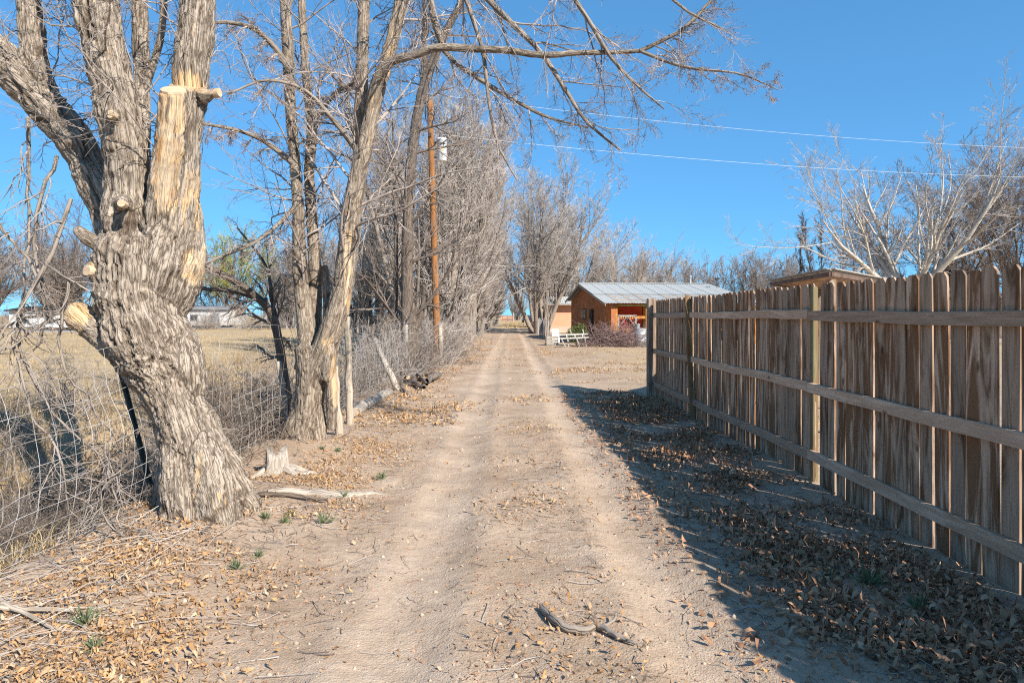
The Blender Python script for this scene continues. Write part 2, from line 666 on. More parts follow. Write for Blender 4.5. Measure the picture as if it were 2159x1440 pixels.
gx = graded(-4.6, 3.2, 0.055, 900, -900, 1.13)
gy = graded(2.4, 10.5, 0.058, 1500, -60, 1.045)
GX, GY = np.meshgrid(gx, gy)
GZ = gh(GX, GY)
GV = np.stack([GX, GY, GZ], -1).reshape(-1, 3)
nx, ny = len(gx), len(gy)
ii, jj = np.meshgrid(np.arange(nx - 1), np.arange(ny - 1))
q = (jj * nx + ii).ravel()
GF = np.stack([q, q + 1, q + nx + 1, q + nx], 1)
vx, vy = GV[:, 0], GV[:, 1]
nz = noise2(vx, vy, 0.55, 21)
rutw = np.clip(np.maximum(np.exp(-(np.abs(vx + 0.57) / 0.36) ** 4), np.exp(-(np.abs(vx - 0.84) / 0.27) ** 4)) * (1 + .5 * nz), 0, 1)
rut = np.maximum(np.exp(-((vx + 0.57) / 0.26) ** 2), np.exp(-((vx - 0.84) / 0.24) ** 2))
litter = 0.55 * sstep(-1.0, -1.7, vx) + 0.55 * sstep(1.0, 1.5, vx) + 0.50 * np.exp(-((vx - 0.15) / 0.45) ** 2) + 0.16
litter = np.clip(litter * (1 + 0.7 * nz) - 0.45 * rutw, 0, 1)
straw = np.clip(sstep(-3.2, -5.5, vx) + sstep(2.0, 5.0, vx) * sstep(10, 16, vy) * (0.55 + 0.4 * nz) + sstep(70, 92, vy) * (1 - 0.4 * np.exp(-((np.abs(vx) - .8) / .3) ** 2)), 0, 1)


def ground_mat():
    m, nt, b = new_mat('dry_ground')
    t = NT(nt)
    pos = nt.nodes.new('ShaderNodeNewGeometry').outputs['Position']
    lit = t.attr('litter')
    stw = t.attr('straw')
    rt = t.attr('rut')
    n1 = t.noise(pos, 1.3, 6, 0.6)
    n2 = t.noise(pos, 14, 6, 0.7)
    n3 = t.noise(pos, 90, 3, 0.6)
    sand = t.ramp(n1, [(0.3, (0.35, 0.25, 0.17)), (0.5, (0.47, 0.35, 0.25)), (0.72, (0.56, 0.435, 0.325))])
    sand = t.mix(t.math('MULTIPLY', t.ramp(n2, [(0.42, (1, 1, 1)), (0.58, (0, 0, 0))]), 0.38), sand, (0.27, 0.185, 0.12))
    sand = t.mix(t.math('MULTIPLY', t.math('MULTIPLY', t.attr('rutw'), t.ramp(t.noise(pos, 2.3, 5, .7), [(0.35, (0.2,) * 3), (0.6, (1, 1, 1))])), 0.45), sand, (0.57, 0.45, 0.345))
    # crumbs of litter
    deb = t.math('ADD', t.math('MULTIPLY', n2, 0.6), t.math('MULTIPLY', n3, 0.4))
    th = t.math('SUBTRACT', 0.66, t.math('MULTIPLY', lit, 0.22))
    df = t.math('MULTIPLY', t.math('SUBTRACT', deb, th), 9.0, True)
    crumb = t.ramp(t.noise(pos, 45, 3, 0.7), [(0.35, (0.10, 0.065, 0.04)), (0.5, (0.27, 0.175, 0.105)), (0.62, (0.44, 0.36, 0.28))])
    c = t.mix(t.math('MULTIPLY', df, 0.8), sand, crumb)
    # straw and dead grass
    mp = t.mapping(pos, (1, 1, 1))
    s1 = t.noise(mp, 0.5, 6, 0.7)
    s2 = t.noise(mp, 7, 6, 0.75)
    sc = t.ramp(t.math('ADD', t.math('MULTIPLY', s1, 0.5), t.math('MULTIPLY', s2, 0.5)), [(0.35, (0.24, 0.165, 0.085)), (0.5, (0.46, 0.335, 0.185)), (0.66, (0.60, 0.46, 0.28))])
    sf = t.math('MULTIPLY', stw, t.ramp(s2, [(0.3, (0.35,) * 3), (0.55, (1, 1, 1))]))
    c = t.mix(sf, c, sc)
    t.l(c, b.inputs['Base Color'])
    b.inputs['Roughness'].default_value = 0.95
    b.inputs['Specular IOR Level'].default_value = 0.1
    # tyre tread lines run along the track
    sep = nt.nodes.new('ShaderNodeSeparateXYZ')
    t.l(pos, sep.inputs[0])
    cb = nt.nodes.new('ShaderNodeCombineXYZ')
    t.l(t.math('ADD', sep.outputs[0], t.math('MULTIPLY', t.noise(pos, 0.6, 2), 0.25)), cb.inputs[0])
    wv = nt.nodes.new('ShaderNodeTexWave')
    wv.inputs['Scale'].default_value = 8.5
    wv.inputs['Distortion'].default_value = 0.0
    t.l(cb.outputs[0], wv.inputs['Vector'])
    tread = t.math('MULTIPLY', t.math('ADD', wv.outputs['Fac'], t.math('MULTIPLY', n2, 0.4)), t.math('MULTIPLY', rt, t.ramp(t.noise(pos, 1.1, 3), [(0.42, (0, 0, 0)), (0.6, (1, 1, 1))])))
    hsum = t.math('ADD', t.math('MULTIPLY', n2, 1.0), t.math('MULTIPLY', n3, 0.5))
    p = t.bump(hsum, 0.8, 0.022, b)
    t.bump(tread, 0.12, 0.004, b, p)
    return m


M['ground'] = ground_mat()
cx = GV[GF].mean(1)
is_drive = (cx[:, 0] > -1.55) & (cx[:, 0] < 1.5) & (cx[:, 1] > -30) & (cx[:, 1] < 190)
is_field = (cx[:, 0] < -6.3) & (cx[:, 1] > -40)
for nm, msk in (('driveway', is_drive), ('field', is_field & ~is_drive), ('ground', ~is_drive & ~is_field)):
    Fs = GF[msk]
    u, inv = np.unique(Fs, return_inverse=True)
    me = mesh_np(nm, GV[u], inv.reshape(-1, 4), {'litter': litter[u], 'straw': straw[u], 'rut': rut[u], 'rutw': rutw[u]})
    o = link(nm, me, M['ground'])
    o['kind'] = 'structure'

# ------------------------------------------------------------------ board fence
FXP = 2.785             # picket plane
fence = thing('board_fence', 'tall weathered brown dog-eared board fence with three rails beside the dirt driveway', 'fence', (FXP - 0.05, 13.05, 0), 0.0095)


def picket_mesh(k):
    r = random.Random(100 + k)
    W, T, H = 0.139 * r.uniform(0.985, 1.01), 0.012, 1.86
    zs = [0, 0.35, 0.75, 1.15, 1.5, H - 0.035, H]
    bow = r.uniform(-0.006, 0.006)
    L, Rr, yb = [], [], []
    for z in zs:
        e = 0.5 * W
        if z == H:
            e -= 0.03
        L.append(-e + r.uniform(-0.0018, 0.0018))
        Rr.append(e + r.uniform(-0.0018, 0.0018))
        yb.append(bow * math.sin(z / H * PI))
    V = []
    for s in (-1, 1):
        for i, z in enumerate(zs):
            cup = 0.0015 * s
            V += [(s * T / 2 + yb[i], L[i], z), (s * T / 2 + yb[i] + cup, Rr[i], z)]
    n = len(zs)
    Fs = []
    for i in range(n - 1):
        a = 2 * i
        Fs.append((a, a + 2, a + 3, a + 1))
        b_ = 2 * n + a
        Fs.append((b_, b_ + 1, b_ + 3, b_ + 2))
        Fs.append((a, b_, b_ + 2, a + 2))
        Fs.append((a + 1, a + 3, b_ + 3, b_ + 1))
    Fs.append((0, 1, 2 * n + 1, 2 * n))
    t_ = 2 * n - 2
    Fs.append((t_, 4 * n - 2, 4 * n - 1, t_ + 1))
    return MB().add(V, Fs).mesh('picket')


pk = [picket_mesh(k) for k in range(9)]
for me in pk:
    me.materials.append(M['picket'])
y = 12.93
k = 0
skip_posts = [(6.33, 0.075), (10.4, 0.04)]
while y > -5.0:
    r = rnd.random()
    gap = rnd.choice([0.003, 0.005, 0.007, 0.009, 0.011, 0.013, 0.015]) if r < 0.80 else rnd.uniform(0.019, 0.027)
    if abs(y - 6.33) < 0.085:
        y -= 0.09
    y -= 0.0695
    zb = g1(FXP, y)
    tilt = rnd.gauss(0, 0.0075)
    o = link('picket', pk[k % 9] if rnd.random() < 0.6 else rnd.choice(pk), None, fence)
    o.location = (rnd.uniform(-0.003, 0.003), y - 13.05, zb * 0.35 - 0.025 - rnd.uniform(0, 0.007))
    o.rotation_euler = (tilt, rnd.gauss(0, 0.004), rnd.gauss(0, 0.02) + (PI if rnd.random() < 0.5 else 0))
    o.scale = (1, 1, 1 + rnd.uniform(-0.003, 0.003))
    y -= 0.0695 + gap
    k += 1
# rails, spliced at the posts
cuts = [12.98, 10.40, 6.36, 1.75, -2.2, -5.0]
for zi, z0 in enumerate((1.55, 0.885, 0.25)):
    for s in range(len(cuts) - 1):
        y0, y1 = cuts[s] - 0.002, cuts[s + 1] + 0.002
        n = 9
        V = []
        jz = rnd.uniform(-0.012, 0.012)
        ht = 0.089
        for i in range(n):
            yy = y0 + (y1 - y0) * i / (n - 1)
            sag = 0.012 * math.sin(PI * i / (n - 1)) * rnd.uniform(0.6, 1.1)
            zz = z0 + jz + 0.5 * g1(FXP, yy) - sag
            for dx, dz in ((-0.019, -ht / 2), (0.019, -ht / 2 + .003), (0.019, ht / 2), (-0.013, ht / 2), (-0.019, ht / 2 - 0.006)):
                V.append((-0.032 + dx, yy - 13.05, zz + dz + rnd.uniform(-.0012, .0012)))
        Fs = [(0, 1, 2, 3, 4), tuple(5 * (n - 1) + i for i in (4, 3, 2, 1, 0))]
        for i in range(n - 1):
            for j in range(5):
                jn = (j + 1) % 5
                Fs.append((i * 5 + j, i * 5 + 5 + j, i * 5 + 5 + jn, i * 5 + jn))
        me = MB().add(V, Fs).mesh('rail')
        # grain runs along the rail: build it upright so the wood texture follows it
        o = link('rail', me, None, fence)
        M_r = M['rail']
        me.materials.append(M_r)
ep = MB().box((0, 0, 0.92), (0.175, 0.165, 1.90), None, 0.012).build('end_post', M['end_post'], fence, loc=(-0.055, 0.04, g1(2.73, 13.09)))
for zi in (1.55, 0.885, 0.25):
    MB().tube([(-0.06, -0.05, zi), (-0.06, -0.10, zi)], 0.012, 8).build('bolt', M['steel_green'], fence)
MB().box((0, 0, 0.88), (0.05, 0.070, 1.84), None, 0.006).build('treated_post', M['treated'], fence, loc=(0.0, 6.33 - 13.05, g1(FXP, 6.33)))
MB().beam((-0.058, 10.25 - 13.05, 0.0), (-0.058, 10.52 - 13.05, 1.85), 0.035, 0.07, (1, 0, 0)).build('brace', M['yellow_wood'], fence)
for yy in (1.75, -2.2):
    MB().box((0, 0, 0.93), (0.085, 0.085, 1.85), None, 0.006).build('post', M['end_post'], fence, loc=(0.062, yy - 13.05, g1(FXP, yy)))

# ------------------------------------------------------------------ trees: shared tools
def capped_tubes(limbs, sides=18):
    mb = MB()
    for P, R in limbs:
        mb.tube(P, R, sides)
    return mb


def bark_trunk(name, limbs, voxel, mat, parent, lump=0.03, ridge=0.014, woods=(), seed=0.0, cut=None, smooth_it=4, freq=15.0, zs=0.13):
    """limbs fused into one skin (voxel remesh), then furrowed along each limb"""
    ob = bpy.data.objects.new('tmp', capped_tubes(limbs).mesh('tmp'))
    COL.objects.link(ob)
    md = ob.modifiers.new('r', 'REMESH')
    md.mode = 'VOXEL'
    md.voxel_size = voxel
    sm = ob.modifiers.new('s', 'SMOOTH')
    sm.iterations = smooth_it
    sm.factor = 0.5
    dg = bpy.context.evaluated_depsgraph_get()
    dg.update()
    me = bpy.data.meshes.new_from_object(ob.evaluated_get(dg))
    tm = ob.data
    bpy.data.objects.remove(ob)
    bpy.data.meshes.remove(tm)
    n = len(me.vertices)
    V = np.empty(n * 3, dtype=np.float32)
    me.vertices.foreach_get('co', V)
    V = V.reshape(-1, 3).astype(float)
    Nn = np.empty(n * 3, dtype=np.float32)
    me.vertices.foreach_get('normal', Nn)
    Nn = Nn.reshape(-1, 3).astype(float)
    # nearest limb segment -> coordinates that run along the limb
    A = np.concatenate([P[:-1] for P, R in limbs])
    Bq = np.concatenate([P[1:] for P, R in limbs])
    rr = np.concatenate([(R[:-1] + R[1:]) / 2 for P, R in limbs])
    s0 = np.concatenate([np.concatenate([[0], np.cumsum(np.linalg.norm(np.diff(P, axis=0), axis=1))])[:-1] for P, R in limbs])
    lid = np.concatenate([np.full(len(P) - 1, i) for i, (P, R) in enumerate(limbs)])
    best = np.full(n, 1e9)
    BC = np.zeros((n, 3))
    RR = np.zeros(n)
    for a, b_, r, s_, l_ in zip(A, Bq, rr, s0, lid):
        ab = b_ - a
        L = np.linalg.norm(ab)
        ab /= L
        tt = np.clip((V - a) @ ab, 0, L)
        perp = V - a - tt[:, None] * ab
        dist = np.linalg.norm(perp, axis=1) - r
        m_ = dist < best
        best[m_] = dist[m_]
        p_ = perp[m_]
        h = np.array([1.0, 0, 0]) - ab * ab[0]
        h /= np.linalg.norm(h)
        g = np.cross(ab, h)
        BC[m_, 0] = p_ @ h + l_ * 3.1
        BC[m_, 1] = p_ @ g
        BC[m_, 2] = s_ + tt[m_]
        RR[m_] = r
    q_ = BC * np.array([1, 1, zs])
    n1 = noise3(q_ * freq + seed)
    n2 = noise3(q_ * freq * 2.3 + seed + 9)
    warp = noise3(BC * 6 + seed)
    n1 = noise3(q_ * freq + seed + 0.7 * warp[:, None])
    n3_ = noise3(q_ * np.array([1, 1, 1.6]) * freq * 2.1 + seed + 0.9 * warp[:, None])
    n4_ = noise3(BC * np.array([1, 1, 0.16]) * 6.5 + seed + 3 + 0.5 * warp[:, None])
    fis = np.exp(-(n4_ / 0.045) ** 2) * sstep(0.1, 0.35, noise3(V * 2.2 + seed) + 0.25)
    rdg = 1 - 2.4 * fis - 1.9 * np.exp(-(n1 / 0.13) ** 2) - 0.9 * np.exp(-(n3_ / 0.12) ** 2) + 0.5 * n2     # plates with narrow furrows between
    big = noise3(V * 4.5 + seed) + 0.6 * noise3(V * 9 + seed + 4) + 0.35 * noise3(V * 19 + seed)
    k = np.clip(RR / 0.25, 0.12, 1.0)
    wood = np.zeros(n)
    for c, ra, amt in woods:
        e = np.sqrt((((V - np.array(c)) / np.array(ra)) ** 2).sum(1))
        wood = np.maximum(wood, amt * sstep(1.25, 0.7, e))
    lip = 0.014 * np.exp(-((wood - 0.38) / 0.16) ** 2) * (wood > 0.02) - 0.010 * sstep(0.5, 0.8, wood)
    V2 = V + Nn * (lip * np.clip(k * 1.5, 0, 1) + k * lump * big * 0.6 + k * ridge * 0.5 * rdg * (1 - 0.75 * np.clip(wood, 0, 1)))[:, None]
    if cut is not None:
        for c, nn, rad_ in cut:
            c = np.array(c)
            nn = np.array(nn) / np.linalg.norm(nn)
            near = np.linalg.norm(V2 - c, axis=1) < rad_
            h = (V2 - c) @ nn
            m_ = near & (h > 0)
            V2[m_] -= nn * h[m_][:, None]
            wood[near & (h > -0.012)] = 1.5
    me.vertices.foreach_set('co', V2.astype(np.float32).ravel())
    for nm, a in (('barkco', BC), ('wood', wood), ('furrow', np.clip(np.exp(-(n1 / 0.11) ** 2) + 0.6 * np.exp(-(n3_ / 0.1) ** 2) + 1.5 * fis, 0, 1.5))):
        at = me.attributes.new(nm, 'FLOAT_VECTOR' if a.ndim == 2 else 'FLOAT', 'POINT')
        at.data.foreach_set('vector' if a.ndim == 2 else 'value', a.astype(np.float32).ravel())
    me.polygons.foreach_set('use_smooth', np.ones(len(me.polygons), dtype=bool))
    me.update()
    me.name = name
    me.materials.clear()
    o = link(name, me, mat, parent)
    return o


def shift(limbs, org):
    return [(P - org, R) for P, R in limbs]


def stack(limbs, n=16):
    """limbs of any length -> arrays with n points"""
    Ps, Rs = [], []
    for P, R in limbs:
        r = resample(np.concatenate([P, R[:, None]], 1)[:: max(1, len(P) // 12)], n)
        Ps.append(r[:, :3])
        Rs.append(np.maximum(r[:, 3], 0.002))
    return np.array(Ps), np.array(Rs)


def buds(P, R, per, rng, size=0.012):
    """small dark buds on twig tips as little tetra faces"""
    B, N, _ = P.shape
    k = rng.integers(1, N, (B, per))
    c = P[np.arange(B)[:, None], k].reshape(-1, 3) + rng.normal(size=(B * per, 3)) * 0.006
    n = len(c)
    a = norm(rng.normal(size=(n, 3))) * size
    b_ = norm(rng.normal(size=(n, 3))) * size * 0.6
    V = np.stack([c, c + a + b_, c + a - b_], 1).reshape(-1, 3)
    return V, np.arange(n * 3).reshape(-1, 3)


# ------------------------------------------------------------------ the old pruned tree at the left
def tree_one():
    org = np.array([-2.33, 5.1, 0.0])
    T = thing('old_tree', 'massive old tree with furrowed pale bark and a sawn-off limb stub beside the track', 'tree', org)
    r1 = np.random.default_rng(21)
    D = 5.1
    L = []
    # pixel rows: x, y, distance, half width
    L.append(limb([(450, 1130, D, 100), (436, 1070, D, 76), (416, 990, D, 62), (390, 900, D, 55), (371, 850, D, 54), (350, 790, D, 60), (324, 740, D, 78), (305, 690, D, 82), (288, 630, D, 76), (286, 570, D, 78), (292, 505, D, 70)], 40))
    L.append(limb([(310, 760, D + .12, 20), (318, 660, D + .05, 50), (342, 565, D, 54), (364, 480, D, 42), (379, 400, D + .02, 36), (388, 300, D + .04, 32), (398, 200, D + .05, 33), (409, 100, D + .06, 34), (418, 0, D + .1, 33), (432, -200, D + .1, 30), (440, -420, D, 25), (430, -640, D, 16)], 44))
    L.append(limb([(290, 700, D + .1, 30), (284, 600, D, 70), (274, 480, D, 52), (270, 400, D - .02, 44), (262, 300, D - .05, 42), (242, 200, D - .08, 41), (219, 100, D - .1, 41), (201, 0, D - .12, 42), (170, -220, D - .2, 36), (120, -500, D - .3, 27), (90, -700, D - .3, 16)], 44))
    L.append(limb([(275, 560, D + .15, 46), (215, 410, D + .3, 34), (150, 290, D + .4, 36), (60, 180, D + .5, 40), (-60, 75, D + .5, 40), (-200, -40, D + .4, 34), (-380, -200, D + .3, 24)], 30))
    L.append(limb([(95, 210, D + .48, 26), (72, 120, D + .5, 25), (62, 0, D + .5, 24), (40, -160, D + .5, 19), (20, -330, D + .5, 12)], 20))
    stub_end = px(366, 194, D - .15)
    L.append(limb([(335, 590, D + .08, 20), (336, 500, D - .02, 30), (344, 410, D - .10, 30), (358, 310, D - .14, 29), (365, 240, D - .15, 26), (367, 170, D - .15, 25)], 24))
    L.append(limb([(345, 850, D + .1, 20), (318, 790, D, 40), (262, 745, D - .1, 30), (205, 700, D - .1, 27), (170, 668, D - .12, 30), (148, 655, D - .12, 24)], 22))       # torn-off arm
    L.append(limb([(350, 700, D + .1, 20), (385, 610, D + .05, 34), (410, 545, D + .05, 24), (418, 480, D + .08, 14), (412, 420, D + .1, 9)], 16))          # swelling on the right
    L.append(limb([(385, 930, D + .12, 16), (396, 830, D + .03, 36), (388, 740, D, 36), (355, 640, D + .1, 16)], 14))
    L.append(limb([(392, 1150, D - .30, 50), (388, 1060, D - .2, 46), (375, 960, D - .1, 36), (365, 860, D, 18)], 14))                           # root flares
    L.append(limb([(575, 1130, D + .05, 12), (540, 1108, D + .05, 26), (505, 1065, D + .05, 40), (460, 985, D + .02, 44), (420, 880, D, 30), (400, 820, D, 14)], 18))
    L.append(limb([(490, 1170, D - .35, 30), (462, 1090, D - .24, 42), (435, 980, D - .10, 40), (410, 880, D, 18)], 14))
    L.append(limb([(352, 1140, D + .05, 40), (366, 1040, D + .06, 40), (372, 940, D + .04, 30), (365, 860, D + .05, 14)], 12))
    L.append(limb([(300, 640, D + .35, 30), (300, 420, D + .5, 18), (300, 250, D + .55, 16), (297, 100, D + .6, 16), (293, -20, D + .6, 15), (280, -240, D + .6, 11), (275, -420, D + .6, 7)], 24))
    L.append(limb([(305, 190, D + .56, 9), (328, 120, D + .55, 8), (342, 60, D + .55, 8), (346, -40, D + .55, 8), (350, -200, D + .5, 6)], 16))
    L.append(limb([(425, 205, D, 18), (446, 197, D - .02, 11), (458, 196, D - .03, 9)], 8))                                     # small sawn knob
    L.append(limb([(225, 560, D - .05, 24), (196, 568, D - .2, 16), (188, 570, D - .24, 14)], 8))
    L.append(limb([(240, 250, D - .1, 16), (236, 243, D - .29, 9)], 6))
    L.append(limb([(258, 430, D - .1, 18), (258, 430, D - .33, 10)], 6))
    L.append(limb([(215, 520, D, 18), (172, 492, D - .1, 13), (162, 478, D - .12, 8)], 8))
    woods = [(px(350, 370, D - .25), (0.13, 0.16, 0.40), 0.95), (px(365, 235, D - .25), (0.14, 0.14, 0.18), 0.9), (px(352, 470, D - .3), (0.10, 0.2, 0.18), 0.7),
             (px(158, 662, D - .15), (0.13, 0.2, 0.15), 1.2), (px(415, 560, D), (0.10, 0.25, 0.16), 0.75), (px(190, 600, D - .2), (0.07, 0.2, 0.25), 0.7),
             (px(330, 620, D - .3), (0.035, 0.1, 0.16), 0.8), (px(382, 850, D - .3), (0.035, 0.15, 0.26), 0.75), (px(400, 880, D - .3), (0.03, 0.15, 0.16), 0.8),
             (px(412, 990, D - .3), (0.03, 0.15, 0.25), 0.7), (px(405, 440, D), (0.05, 0.25, 0.30), 0.55), (px(458, 1060, D - .35), (0.05, 0.12, 0.10), 0.5),
             (px(305, 560, D - .35), (0.12, .1, .05), .6), (px(415, 730, D - .2), (.05, .15, .16), .6), (px(410, 60, D - .2), (.05, .15, .35), .45)]
    Ls = shift(L, org)
    cn = np.array([0.10, -0.50, 0.86])
    woods = [(np.array(c) - org, r, a) for c, r, a in woods]
    bark_trunk('trunk', Ls, 0.0135, M['bark_old'], T, 0.058, 0.028, woods, 1.3, cut=[(stub_end - org, cn, 0.26)], freq=24, smooth_it=14, zs=0.11)
    # pale sawn faces
    def face(c, nn, ra, rb, name='sawn_face'):
        mb = MB()
        n_ = 22
        rr_ = random.Random(int(abs(c[0]) * 1000))
        rim = [(math.cos(2 * PI * i / n_) * ra * rr_.uniform(.94, 1.04), math.sin(2 * PI * i / n_) * rb * rr_.uniform(.94, 1.04)) for i in range(n_)]
        V = [(x * .97, y_ * .97, 0.012 + 0.002 * rr_.random()) for x, y_ in rim] + [(x, y_, 0.0) for x, y_ in rim] + [(x, y_, -0.03) for x, y_ in rim]
        Fs = [tuple(range(n_))]
        for k_ in range(2):
            for i in range(n_):
                j = (i + 1) % n_
                Fs.append((k_ * n_ + j, k_ * n_ + i, k_ * n_ + n_ + i, k_ * n_ + n_ + j))
        o = mb.add(V, Fs).build(name, M['cut'], T)
        o.location = Vector(c - org)
        o.rotation_euler = Vector(nn).to_track_quat('Z', 'Y').to_euler()
    face(stub_end + cn * 0.004, cn, 0.088, 0.098)
    face(px(460, 196, D - .03), (0.95, -0.25, 0.1), 0.03, 0.034)
    face(px(186, 571, D - .27), (-0.35, -0.9, 0.1), 0.038, 0.038)
    face(px(235, 242, D - .31), (-0.1, -1, 0.05), 0.028, 0.03)
    face(px(258, 430, D - .345), (0, -1, 0.15), 0.03, 0.026)
    # crown: branches and twigs
    P, R = stack([Ls[i] for i in (1, 2, 3, 4, 12, 13)])
    a, ar = grow(P, R, 18, 0.36, 0.98, 0.95, 0.3, 0.30, 9, 0.06, 0.18, 0.02, r1, rmin=0.004)
    b_, br = grow(a, ar, 8, 0.15, 1, 0.8, 0.3, 0.5, 7, 0.55, 0.16, -0.03, r1, rmin=0.0026)
    c_, cr = grow(b_, br, 7, 0.15, 1, 0.75, 0.3, 0.5, 3, 0.6, 0.15, -0.02, r1, rmin=0.0018)
    # drooping dead branches on the field side
    hang = [limb([(150, 420, 5.0, 7), (108, 545, 4.85, 8), (60, 620, 4.8, 7), (36, 700, 4.75, 7), (60, 800, 4.7, 6), (104, 875, 4.65, 5), (165, 935, 4.6, 4), (235, 985, 4.6, 2)], 16),
            limb([(36, 700, 4.76, 6), (30, 760, 4.7, 5), (52, 860, 4.6, 4), (92, 950, 4.5, 4), (115, 1050, 4.45, 3), (165, 1130, 4.4, 2)], 16),
            limb([(145, 590, 4.9, 5), (120, 700, 4.8, 5), (150, 790, 4.75, 4), (190, 850, 4.7, 3), (215, 900, 4.7, 2)], 16),
            limb([(120, 330, 5.1, 7), (60, 440, 4.9, 6), (45, 560, 4.9, 5), (70, 660, 4.8, 4), (40, 740, 4.8, 3)], 16),
            limb([(60, 250, 5.3, 8), (62, 330, 5.2, 6), (50, 450, 5.1, 5), (40, 590, 5.0, 4), (20, 690, 5, 3)], 16),
            limb([(292, 954, 4.55, 3), (233, 1008, 4.5, 4), (221, 1050, 4.48, 4), (250, 1096, 4.45, 4), (300, 1104, 4.45, 3), (342, 1112, 4.5, 2)], 16),
            limb([(225, 860, 4.7, 2), (250, 1000, 4.6, 3), (285, 1110, 4.5, 3)], 16),
            limb([(-10, 460, 4.9, 6), (60, 500, 4.9, 5), (120, 610, 4.9, 4), (140, 690, 4.9, 3)], 16),
            limb([(-20, 700, 4.6, 5), (60, 670, 4.8, 5), (130, 655, 4.9, 5), (175, 645, 5.0, 6)], 16),
            limb([(-20, 760, 4.5, 4), (40, 710, 4.7, 4), (120, 650, 4.9, 4), (180, 640, 5.0, 4)], 16)]
    hang = shift(hang, org)
    HP, HR = np.array([h[0] for h in hang]), np.array([h[1] for h in hang]) * 0.62
    HP[:, 1:] += np.cumsum(r1.normal(size=HP[:, 1:].shape) * 0.014, axis=1)
    h1, h1r = grow(HP, HR, 14, 0.05, 0.95, 0.85, 0.3, 0.33, 8, 0.5, 0.2, -0.06, r1, rmin=0.003)
    h2, h2r = grow(h1, h1r, 7, 0.15, 1, 0.8, 0.3, 0.5, 5, 0.6, 0.2, -0.03, r1, rmin=0.0016)
    link('dead_branch', join_tubes('dead_branch', [(HP, HR, 7)]), M['bark_grey'], T)
    link('crown', join_tubes('crown', [(a, ar, 6), (b_, br, 4), (c_, cr, 3), (h1, h1r, 4), (h2, h2r, 3)]), M['twig'], T)


tree_one()


